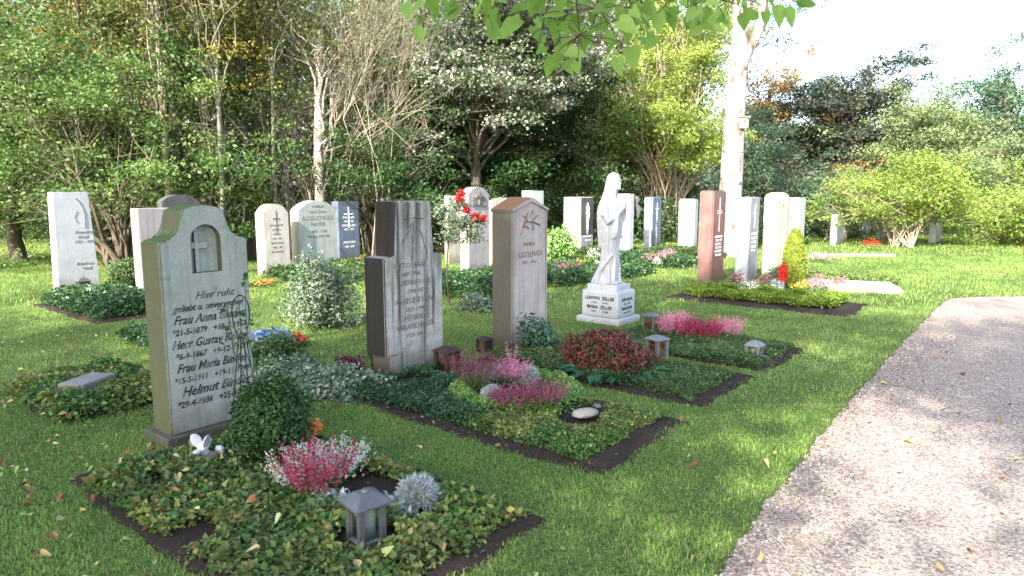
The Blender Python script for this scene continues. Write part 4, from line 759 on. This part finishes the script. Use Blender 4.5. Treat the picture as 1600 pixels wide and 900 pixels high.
def bez(a, b, up, side, n=6):
    a = np.array(a); b = np.array(b); L_ = np.linalg.norm(b - a); m = (a + b) / 2 + np.array([side[0], side[1], 0]) * L_ + np.array([0, 0, up * L_]); t = np.linspace(0, 1, n)[:, None]
    return (1 - t) ** 2 * a + 2 * t * (1 - t) * m + t * t * b
LF = 1.7
def tree(name, label, cat, base, blobs, leaf, bark, n_anchor, n_leaf, size, trunk=None, stems=0, k=5, cr=.35, flat=.55, group=None, up=.9, asp=.6, r0=.04, seed=1, tw=.012, shape='diamond', leafT=None, crown='crown', spread=.12, wig=.03, wobt=.25):
    """trunk: (height, radius, lean x, lean y); blobs: (centre, radii) in world metres"""
    r = np.random.default_rng(seed); b = np.array([base[0], base[1], 0.0]); o = empty(name, (b[0], b[1], 0), 0, label, cat, group)
    vol = np.array([rad[0] * rad[1] * rad[2] for _, rad in blobs]) ** .8; pick = r.choice(len(blobs), n_anchor, p=vol / vol.sum()); d = unit(r.normal(size=(n_anchor, 3))) * (r.random((n_anchor, 1)) ** .38)
    A = np.array([blobs[i][0] for i in pick]) + d * np.array([blobs[i][1] for i in pick]) - b; A[:, 2] = np.maximum(A[:, 2], .15)
    tb = Tubes()
    if trunk:
        h, tr, lx, ly = trunk; m = 9; t = np.linspace(0, 1, m); wob = np.cumsum(r.normal(size=(m, 2)) * tr * wobt, 0); wob -= wob[0]
        tp = np.stack([lx * t + wob[:, 0], ly * t + wob[:, 1], h * t - .05], 1); rad_ = tr * (1.0 - .62 * t ** 1.2); rad_[0] *= 1.35
        tt = Tubes(); tt.add(tp, rad_, 14)
    S = []
    st = [(r.normal() * spread * max(1, stems) ** .3, r.normal() * spread * max(1, stems) ** .3) for _ in range(max(1, stems))]
    for j, a in enumerate(A):
        if trunk:
            z0 = min(trunk[0] * .97, max(trunk[0] * .25, a[2] * (.45 + .35 * r.random()))); s0 = np.array([np.interp(z0, tp[:, 2], tp[:, 0]), np.interp(z0, tp[:, 2], tp[:, 1]), z0]); rr0 = np.interp(z0, tp[:, 2], rad_) * .4
        else: q = st[j % len(st)]; s0 = np.array([q[0], q[1], -.03]); rr0 = r0 * (.6 + .8 * r.random())
        pts = bez(s0, a, .12 if trunk else .22, r.normal(size=2) * .08, 7); pts[1:-1] += r.normal(size=(5, 3)) * wig * np.linalg.norm(a - s0); tb.add(pts, np.linspace(rr0, tw, 7), 6)
        for _ in range(k):
            e = a + r.normal(size=3) * cr * np.array([1.25, 1.25, 1.0]); i0 = pts[r.integers(3, 6)]; tb.add([i0, (i0 + e) / 2 + r.normal(size=3) * .05, e], [tw, tw * .7, tw * .35], 4); S.append(e)
    n_leaf = int(n_leaf * LF); S = np.array(S); pi = r.integers(0, len(S), n_leaf); P = S[pi] + r.normal(size=(n_leaf, 3)) * cr * np.array([.5, .5, .5 * flat]); P[:, 2] = np.maximum(P[:, 2], .05)
    N = unit(np.array([0, 0, up]) + .7 * r.normal(size=(n_leaf, 3))); tone = np.clip(r.random(len(S))[pi] * .5 + .5 * r.random(n_leaf), 0, 1)
    if trunk: link('trunk', tt.mesh('trunk'), bark, o); link('branches', tb.mesh('branches'), bark, o)
    else: link('stems', tb.mesh('stems'), bark, o)
    if n_leaf: link(crown, leaf_mesh('crown', P, N, size * (.55 + .8 * r.random(n_leaf)), tone, asp=asp, shape=shape, T=leafT), TL[leaf], o)
    return o
def BL(px, py, Y, rx, rz, ry=None):          # crown mass seen at this pixel and distance, radii in metres
    c_ = atY(px, py, Y); return (tuple(c_), (rx, ry or rx, rz))
def base(px, Y): q = atY(px, 300, Y); return (q.x, q.y)
WG = 'trees and shrubs at the woodland edge'
# left wood
tree('maple_bush', 'dense mid green leafy shrub behind the white marble stone', 'shrub', base(190, 14.5), [BL(190, 250, 14.5, 1.7, 1.5), BL(170, 150, 15, 1.3, 1.0), BL(90, 230, 14.5, 1.6, 1.6)], 'mid', m_bark, 46, 17000, .085, stems=9, cr=.42, group=WG, seed=3)
tree('maple_bush', 'green shrub with drooping sprays between the slender trunks', 'shrub', base(345, 15.5), [BL(335, 230, 15.5, 1.3, 1.2), BL(300, 120, 15.5, .9, .7), BL(400, 290, 16, 1.3, .7)], 'mid', m_barkg, 26, 8000, .085, stems=7, cr=.38, group=WG, seed=4)
tree('leafy_tree', 'leafy tree filling the far left edge of the wood', 'tree', base(20, 16), [BL(20, 120, 16, 2.4, 2.6), BL(-40, 280, 15, 2, 1.8)], 'mid', m_bark, 40, 14000, .10, trunk=(4.5, .16, .2, 0), cr=.5, group=WG, seed=5)
tree('autumn_tree', 'tree with orange and golden autumn leaves behind the left wood', 'tree', base(170, 22), [BL(165, 60, 21, 2.4, 1.6), BL(215, 130, 21, 1.3, 1.6), BL(140, 160, 22, 1.0, 1.5)], 'orange', m_bark, 30, 9000, .12, trunk=(6, .18, .3, 0), cr=.5, group=WG, seed=6)
tree('autumn_tree', 'tree with bright yellow autumn leaves above the slender trunks', 'tree', base(390, 16.4), [BL(385, 75, 16.2, .6, 1.2, .7), BL(370, 10, 16.2, 1.0, .7, .7)], 'gold', m_bark, 18, 2200, .11, trunk=(6, .12, .1, 0), cr=.4, group=WG, seed=7)
tree('olive_tree', 'olive green tree filling the upper left of the wood', 'tree', base(280, 19), [BL(250, 40, 19, 3.0, 1.6), BL(420, 120, 20, 2.4, 2.4), BL(560, 40, 20, 2.6, 1.8)], 'olive', m_bark, 54, 18000, .11, trunk=(6.5, .2, .2, 0), cr=.55, group=WG, seed=8)
for i, (px, Y, rr, ln, lb) in enumerate(((262, 15, .06, .1, 'slender grey trunk, leftmost of the woodland poles'), (287, 16, .10, -.1, 'thicker greenish trunk second from the left of the woodland poles'), (315, 15.5, .09, .05, 'straight greenish trunk in the middle of the woodland poles'), (343, 15, .055, .15, 'thin pale trunk right of the straight greenish one'), (250, 17, .08, .2, 'dark slender trunk deeper in the left wood'), (428, 16, .05, .1, 'thin brown pole tree left of the bare shrub'), (450, 16.5, .045, -.1, 'thin brown pole tree close to the bare shrub'), (185, 17, .14, -.3, 'dark leaning trunk in front of the orange foliage'))):
    b_ = base(px, Y); tree('pole_tree', lb, 'tree', b_, [((b_[0] + ln, b_[1], 6.8), (1.0, 1.0, 1.5))], 'olive', m_barkg if i % 2 else m_twig if i in (3, 0) else m_barkg, 8, 1400, .09, trunk=(7.5, rr * 1.1, ln, 0), cr=.4, group=WG, seed=20 + i, k=4)
b_ = base(500, 16.6); tree('birch_tree', 'old birch with peeling whitish bark leaning in the left wood', 'tree', b_, [((b_[0] + .3, b_[1], 5.2), (1.0, 1.0, 1.4))], 'olive', m_birch, 10, 900, .08, trunk=(5.4, .15, .25, 0), cr=.4, group=WG, seed=31)
# bare shrubs
tree('bare_shrub', 'bare pale-twigged shrub fanning upwards around the old birch', 'shrub', base(540, 17.6), [BL(560, 60, 17.2, 1.8, 1.5, 1), BL(480, 80, 17.2, 1.2, 1.4, 1), BL(645, 150, 16.8, .9, 1.1, .9), BL(600, 10, 17.2, 1.5, 1, 1)], 'mid', m_twigg, 80, 5500, .06, spread=.35, wig=.028, stems=22, k=13, cr=.5, r0=.012, tw=.0065, group=WG, seed=32)
tree('bare_shrub', 'bare brown multi-stemmed shrub left of the old birch', 'shrub', base(445, 17.2), [BL(440, 150, 17, .9, 1.4, .8), BL(420, 40, 17, 1.2, 1.3, .8)], 'mid', m_twigg, 50, 5000, .07, spread=.3, wig=.028, stems=10, k=7, cr=.4, r0=.013, tw=.0045, group=WG, seed=33)
# centre
tree('dark_yew', 'very dark dense tree in the centre behind the graves', 'tree', base(690, 21.5), [BL(650, 230, 21, 2.6, 2.1), BL(800, 230, 22, 2.8, 2.0), BL(900, 220, 22.5, 1.7, 2.3), BL(740, 120, 22, 3.2, 2.4)], 'dark', m_bark, 80, 30000, .12, trunk=(6, .25, .2, 0), cr=.55, group=WG, seed=34)
tree('whitebeam', 'tree with silvery backed leaves hanging over the dark centre', 'tree', base(740, 19.3), [BL(770, 60, 18.5, 2.6, 1.7), BL(700, 130, 18.2, 1.5, .9), BL(800, 150, 17.8, 1.6, .7), BL(650, 190, 17.8, .9, .5), BL(860, 30, 18.5, 1.6, 1.2)], 'silver', m_bark, 84, 26000, .105, trunk=(5.6, .17, .3, -.3), cr=.42, flat=.35, group=WG, seed=35)
tree('green_shrub', 'green shrub beneath the silvery tree behind the stepped stele', 'shrub', base(585, 17), [BL(590, 260, 17, 1.3, 1.1), BL(640, 310, 17, 1.3, .6)], 'dark', m_twigd, 26, 9000, .075, stems=8, cr=.36, group=WG, seed=36)
tree('green_shrub', 'dark shrub at the wood edge behind the emblem stone', 'shrub', base(780, 21), [BL(780, 290, 21, 2.15, 1.08), BL(880, 300, 21.5, 1.50, 0.97)], 'dark', m_twigd, 30, 10000, .085, stems=8, cr=.4, group=WG, seed=37)
tree('green_shrub', 'mid green shrub left of the yellow-green one', 'shrub', base(930, 22), [BL(930, 260, 22, 1.07, 1.29), BL(890, 150, 22.5, 1.07, 1.29)], 'mid', m_twig, 24, 8000, .085, stems=7, cr=.4, group=WG, seed=38)
tree('yellow_green_shrub', 'tall bright yellow-green shrub left of the big birch', 'shrub', base(1040, 23), [BL(1040, 150, 22.5, 2.19, 1.85), BL(980, 200, 22.5, 1.38, 1.15), BL(1080, 230, 22.5, 1.27, 0.81), BL(1070, 60, 23, 1.95, 1.26)], 'yel', m_twig, 84, 30000, .10, stems=14, cr=.4, group=WG, seed=39, r0=.02)
tree('autumn_tree', 'pale autumn tinted tree above the yellow-green shrub', 'tree', base(1010, 27), [BL(960, 20, 27, 2.6, 1.7), BL(1100, 30, 27, 2.4, 2)], 'pale', m_bark, 34, 10000, .13, trunk=(7.5, .2, .2, 0), cr=.6, group=WG, seed=40)
b_ = base(1140, 17.1); bt = tree('birch_tree', 'big birch with bright white trunk standing on the lawn', 'tree', b_, [((b_[0] + .9, b_[1], 9.6), (1.4, 1.2, .8)), ((b_[0] - .3, b_[1], 9.9), (1.2, 1.0, .8))], 'mid', m_birch, 16, 3000, .09, trunk=(9.5, .30, .12, 0), cr=.5, wobt=.05, seed=41)
for i, px in enumerate((0,)):
    q = atY(1160, 192, 16.9); nb = empty('nest_box', (q.x, q.y, q.z - .14), .2, 'small pale wooden nest box fixed to the big birch', 'nest box'); link('box', box_me('b', -.11, .11, -.1, .1, 0, .26), m_cream, nb); link('roof', box_me('r', -.14, .14, -.14, .12, .262, .285), m_cream, nb); link('entrance_hole', lathe('h', [(.03, 0), (.001, .001)], 14), m_dark, nb).matrix_local = Matrix.Translation((0, -.1025, .17)) @ Matrix.Rotation(math.pi / 2, 4, 'X')
tree('blue_green_shrub', 'blue-green shrub right behind the big birch', 'shrub', base(1195, 24.5), [BL(1195, 270, 24.5, 1.23, 1.34), BL(1170, 220, 25, 1.00, 1.22), BL(1240, 310, 24.5, 1.34, 0.78)], 'blueg', m_twigd, 36, 12000, .09, stems=8, cr=.4, group=WG, seed=42)
tree('autumn_tree', 'orange tinted tree showing right of the birch trunk', 'tree', base(1195, 30), [BL(1190, 140, 30, 1.2, 2.4), BL(1200, 190, 30, 1.6, 1.2)], 'orange', m_bark, 20, 5000, .13, trunk=(6, .18, 0, 0), cr=.45, group=WG, seed=43)
tree('copper_maple', 'dark copper and green maple with a spreading crown', 'tree', base(1300, 29), [BL(1290, 190, 29, 1.9, 1.7), BL(1370, 140, 30, 1.9, 1.3), BL(1270, 250, 28.5, 1.5, .9), BL(1350, 230, 29, 1.9, 1.1)], 'copper', m_bark, 80, 24000, .13, trunk=(5, .22, .3, 0), cr=.45, flat=.35, group=WG, seed=44)
tree('pale_tree', 'pale green tree right of the copper maple', 'tree', base(1440, 27), [BL(1445, 210, 26, 1.8, 1.3), BL(1405, 220, 26, 1.2, .9), BL(1490, 260, 25, 1.7, 1.4)], 'pale', m_twig, 60, 18000, .11, trunk=(4.6, .16, 0, 0), cr=.45, group=WG, seed=45)
tree('broadleaf_tree', 'bluish green tree rising at the right edge against the sky', 'tree', base(1560, 27), [BL(1560, 160, 27, 1.5, 1.5), BL(1600, 230, 27, 2.2, 1.8)], 'blueg', m_bark, 40, 13000, .13, trunk=(6, .2, 0, 0), cr=.5, group=WG, seed=46)
tree('yellow_green_shrub', 'multi-stemmed yellow-green shrub on the far lawn near the path', 'shrub', base(1412, 20.3), [BL(1400, 300, 20.3, 1.5, .62), BL(1350, 325, 20.3, .8, .35), BL(1450, 275, 20.3, .9, .45), BL(1460, 330, 20.3, .7, .35)], 'fresh', m_twig, 60, 15000, .08, stems=12, cr=.32, group=WG, seed=47, r0=.02)
tree('rose_shrub', 'small reddish leaved shrub left of the far yellow-green shrub', 'shrub', base(1310, 22.7), [BL(1305, 330, 22.7, 0.78, 0.66), BL(1330, 300, 23.2, 0.77, 0.55)], 'pale', m_twig, 18, 4000, .07, stems=6, cr=.28, group=WG, seed=48); tree('rose_shrub', 'orange tinted shrub deeper behind the far lawn', 'shrub', base(1345, 24.5), [BL(1335, 290, 24.5, 0.96, 0.64), BL(1290, 300, 24.5, 0.85, 0.53)], 'orange', m_twig, 16, 3000, .08, stems=5, cr=.3, group=WG, seed=49)
tree('green_shrub', 'light green shrub filling the far lawn behind the small stones', 'shrub', base(1390, 26), [BL(1390, 330, 26, 2.4, .8), BL(1290, 345, 25, 1.2, .5), BL(1270, 300, 25, 1.0, 1.0)], 'blueg', m_twig, 34, 11000, .09, stems=8, cr=.4, group=WG, seed=50)
tree('green_shrub', 'fresh green shrub at the bend of the path', 'shrub', base(1580, 22), [BL(1570, 330, 22, 1.3, .9), BL(1650, 330, 20, 1.8, 1.3)], 'fresh', m_twig, 40, 12000, .085, stems=9, cr=.4, group=WG, seed=51)
# far mass of wood closing the view
def mass(name, label, cols, n, xs, ys, hs, size, seed):
    r = np.random.default_rng(seed); x = xs[0] + (xs[1] - xs[0]) * r.random(n); y = ys[0] + (ys[1] - ys[0]) * r.random(n); hh = np.interp(x, hs[0], hs[1]) * (1 + .22 * smooth_noise(x, y, .7, seed)); z = hh * (.02 + .98 * r.random(n))
    return tag(link(name, leaf_mesh('w', np.stack([x, y, z], 1), unit(r.normal(size=(n, 3)) + np.array([0, -.2, .5])), size * (.6 + .8 * r.random(n)), np.clip(.5 + .3 * smooth_noise(x, z, 1.3, seed + 1) + .25 * r.normal(size=n), 0, 1)), TL[cols]), label, 'wood', kind='stuff')
mass('woods', 'deep dark woodland behind the first row of trees', 'olive', 80000, (-34, 7), (25, 29), ([-34, -5, 3, 7], [13, 12, 10, 8]), .26, 61)
mass('woods', 'mixed woodland far behind the copper maple', 'blueg', 40000, (4, 42), (36, 42), ([4, 8, 12, 20, 26, 42], [8, 6, 4.0, 4.2, 5, 6]), .26, 62)
mass('undergrowth', 'dark undergrowth below the woodland trees', 'dark', 42000, (-26, 9), (20.5, 24), ([-26, -2, 1, 9], [3.6, 3.2, 1.6, 1.3]), .12, 63)
mass('undergrowth', 'green undergrowth along the far lawn', 'mid', 12000, (9, 34), (27, 31), ([9, 34], [1.5, 1.8]), .14, 64)
# overhanging branch with broad leaves near the camera, and the trees whose shade falls over the graves
ot = tree('overhanging_tree', 'broad-leaved tree whose leafy branch hangs into the top of the view', 'tree', (-5.6, -3.4), [((-7.5, -5.5, 8.6), (3.4, 3.2, 2.4)), ((-4.4, -2.6, 9.2), (2.6, 2.3, 1.9))], 'linden', m_bark, 56, 19000, .17, trunk=(7.5, .3, .2, 0), cr=.6, seed=71)
CL = [(700, -5, 60), (745, 5, 50), (825, 20, 75), (870, 45, 70), (905, 70, 60), (860, 5, 80), (935, 30, 70), (800, -15, 80), (985, 25, 45), (1000, 0, 60), (1075, 0, 70), (1110, 10, 55), (1150, 8, 55), (1040, -10, 60), (655, 15, 35), (930, -10, 80)]
P = []; T = []; N = []; tb = Tubes(); Yb = 2.9; org = atY(850, -330, 2.2)
for cx, cy, rr_ in CL:
    q = atY(cx, cy, Yb + .5 * rng.random()); tb.add(bez(tuple(org), (q.x, q.y, q.z + .05), .03, (.02, 0), 8), np.linspace(.012, .0025, 8), 5)
    for _ in range(int(rr_ / 4.5)):
        f = rr_ / 1061 * Yb; dx_ = np.array([rng.normal() * f * .6, rng.normal() * .18, rng.normal() * f * .3]); P.append((q.x + dx_[0], q.y + dx_[1], q.z + dx_[2])); tb.add([(q.x, q.y, q.z + .04), tuple(np.array(q) + dx_ * .6 + np.array([0, 0, .03])), P[-1]], [.0028, .002, .001], 4); T.append((rng.normal() * .7, rng.normal() * .5, -.8)); N.append((rng.normal() * .6, -.7 + .5 * rng.normal(), .5))
for px, py in ((1193, 18), (1168, 12), (1228, 12), (1244, 6), (1212, 10), (1250, 4)):
    q = atY(px, py, Yb); P.append(tuple(q)); T.append((.25 * rng.normal(), 0, -1) if px not in (1244, 1250) else (1, 0, .1)); N.append((.2, -.8, .3))
q = atY(1255, 8, Yb); tb.add(bez(tuple(atY(1080, -60, 2.7)), tuple(q), .02, (0, 0), 8), np.linspace(.006, .002, 8), 5); tb.add(bez((-5.4, -3.4, 6.2), tuple(org), .12, (0, 0), 14), np.linspace(.1, .012, 14), 8); tb.add(bez(tuple(org), tuple(atY(1080, -60, 2.7)), .02, (0, 0), 8), np.linspace(.012, .006, 8), 6)
lo = Vector((-5.6, -3.4, 0)); me = tb.mesh('b'); me.transform(Matrix.Translation(-lo)); link('hanging_branch', me, m_twigd, ot)
P = np.array(P) - np.array(lo); me = leaf_mesh('hl', P, unit(np.array(N)), .055 + .055 * rng.random(len(P)), asp=.44, T=np.array(T), shape='broad', fold=.1); link('hanging_leaves', me, TL['linden'], ot)
for i, (b2, bl_, na, nl, lb) in enumerate((((-13, -7.5), [((-12.5, -7.0, 8.5), (4, 3.5, 3))], 60, 22000, 'leafy tree behind the camera shading the left graves'), ((-2, -9.5), [((-2.5, -9.0, 10.5), (4.2, 3.5, 2.6)), ((2, -8.5, 9), (2.2, 2.0, 2.0))], 60, 10500, 'tall leafy tree behind the camera shading the middle graves'), ((9.5, -9.5), [((8, -9, 8.2), (3.0, 2.6, 2.0))], 24, 7000, 'tree behind the camera shading the near path'))):
    tree('shade_tree', lb, 'tree', b2, bl_, 'mid', m_bark, na, nl, .18, trunk=(8 if i < 2 else 5, .25, 0, 0), cr=.65, seed=80 + i)

# ------------------------------------------------------------------ lawn
def excluded(x, y):
    u = x * U.x + y * U.y; v = x * V.x + y * V.y; e = np.zeros(len(x), bool); jx = .028 * smooth_noise(x, y, 17, 11) + .025 * smooth_noise(x, y, 50, 12)
    for u0, u1, v0, v1 in EXCL: e |= (u > u0 + jx) & (u < u1 - jx) & (v > v0 + jx) & (v < v1 - jx)
    return e | on_path(x, y, .02)
t = NT('grass'); a = t.n('ShaderNodeAttribute', attribute_name='tone').outputs['Fac']
col = t.ramp(a, [(0, (.065, .13, .028)), (.35, (.15, .28, .055)), (.7, (.29, .44, .10)), (.9, (.38, .47, .14)), (1, (.36, .26, .15))])
m_grass = t.done(t.n('ShaderNodeMixShader', {0: .35, 1: t.pbr(col, .5, spec=.3), 2: t.n('ShaderNodeBsdfTranslucent', {'Color': t.n('ShaderNodeHueSaturation', {'Value': 1.35, 'Color': col}).outputs[0]}).outputs[0]}).outputs[0])
def blades(n, y0, y1, ln, wd, seg, seed, xw=.88, pw=1.0):
    r = np.random.default_rng(seed); y = np.sqrt(y0 ** 2 + (y1 ** 2 - y0 ** 2) * r.random(n) ** pw); x = y * xw * (2 * r.random(n) - 1)
    k = ~excluded(x, y); worn = smooth_noise(x, y, 3.1, 21) + .6 * smooth_noise(x, y, 9, 22); k &= r.random(n) < np.clip(1.12 - .7 * np.clip(worn - .65, 0, 2), .10, 1); x, y, worn = x[k], y[k], worn[k]; n = len(x)
    clump = smooth_noise(x, y, 5, 23); L_ = ln * (.4 + .8 * r.random(n) ** 1.4) * (1 + .35 * clump); a = r.random(n) * 6.28; lean = .25 + .65 * r.random(n); w_ = wd * (.6 + .7 * r.random(n))
    B = np.stack([x, y, x * 0 - .003], 1); D = np.stack([np.cos(a), np.sin(a), a * 0], 1); W_ = np.stack([-np.sin(a), np.cos(a), a * 0], 1) * w_[:, None] * .5; Z = np.array([0, 0, 1.0])
    tone = np.clip(.42 + .17 * smooth_noise(x, y, 1.7, 24) + .09 * smooth_noise(x, y, 3.7, 27) + .10 * clump + .22 * r.normal(size=n), 0, .95); tone = np.where(r.random(n) < .05, 1, tone)
    tip = B + (D * lean[:, None] + Z * np.sqrt(np.clip(1 - lean ** 2, .1, 1))[:, None]) * L_[:, None]
    if seg == 1: v = np.stack([B - W_, B + W_, tip], 1); f = np.array([[0, 1, 2]])
    else:
        mid = B + (D * lean[:, None] * .3 + Z) * L_[:, None] * .5; v = np.stack([B - W_, B + W_, mid - W_ * .8, mid + W_ * .8, tip], 1); f = np.array([[0, 1, 3], [0, 3, 2], [2, 3, 4]])
    m = v.shape[1]; fa = (np.arange(n)[:, None, None] * m + f[None]).reshape(-1, 3); return mesh_np('g', v.reshape(-1, 3), fa, 3, np.repeat(tone, m))
gl = [blades(260000, 2.1, 5, .030, .0036, 2, 1, 1.0), blades(230000, 5, 9.5, .036, .006, 1, 2), blades(170000, 9.5, 17, .06, .011, 1, 3), blades(120000, 17, 32, .075, .025, 1, 4)]
tag(link('grass', join_tone(gl, 'grass'), m_grass), 'green lawn grass growing between the graves', 'grass', kind='stuff')
n = 15000; r = np.random.default_rng(5); y = np.sqrt(2.3 ** 2 + (8.5 ** 2 - 2.3 ** 2) * r.random(n)); x = y * .9 * (2 * r.random(n) - 1); k = (~excluded(x, y)) & (smooth_noise(x, y, 2.3, 31) + .4 * smooth_noise(x, y, 8, 32) > .25); x, y = x[k], y[k]; n = len(x)
tag(link('lawn_weeds', leaf_mesh('lw', np.stack([x, y, .018 + .018 * r.random(n)], 1), unit(np.array([0, 0, 1]) + .45 * r.normal(size=(n, 3))), .012 + .014 * r.random(n), asp=.85), LG['cover']), 'small round weed leaves scattered through the lawn', 'weeds', kind='stuff')
# fallen leaves, more of them to the left
n = 300; y = np.sqrt(2.4 ** 2 + (7.5 ** 2 - 2.4 ** 2) * r.random(n)); x = y * (-.85 + 1.3 * r.random(n) ** 2.0); z = np.full(n, .045); m2 = 170; ub = .6 + 1.6 * r.random(m2); vb = -4.9 + 2.6 * r.random(m2) ** 1.2; x = np.concatenate([x, ub * U.x + vb * V.x]); y = np.concatenate([y, ub * U.y + vb * V.y]); z = np.concatenate([z, np.full(m2, .05)]); n += m2
ex = 40;  uu = 2 + 6 * r.random(ex); vv = -1 + 1.1 * r.random(ex); x = np.concatenate([x, uu * U.x + vv * V.x]); y = np.concatenate([y, uu * U.y + vv * V.y]); z = np.concatenate([z, np.full(ex, .02)]); n += ex; z = np.where(on_path(x, y), .022, z)
u_, v_ = x * U.x + y * U.y, x * V.x + y * V.y; z = np.where((u_ > 1.3) & (u_ < 2.6) & (v_ > -4) & (v_ < -1.7), .14, z); k = ~((u_ > 3.2) & (u_ < 5.8) & (v_ > -4.4) & (v_ < -2)); x, y, z = x[k], y[k], z[k]; n = len(x)
t = NT('fallen'); a = t.n('ShaderNodeAttribute', attribute_name='tone').outputs['Fac']; m_fall = t.done(t.pbr(t.ramp(a, [(0, (.12, .05, .03)), (.3, (.28, .13, .06)), (.5, (.35, .28, .12)), (.75, (.42, .42, .22)), (1, (.2, .3, .08))]), .6))
tag(link('fallen_leaves', leaf_mesh('fl', np.stack([x, y, z], 1), unit(np.array([0, 0, 1]) + .5 * r.normal(size=(n, 3))), .022 + .035 * r.random(n) ** 2, r.random(n), asp=.42, shape='broad', fold=.35), m_fall), 'dry brown and yellow fallen leaves on lawn and path', 'leaves', kind='stuff')
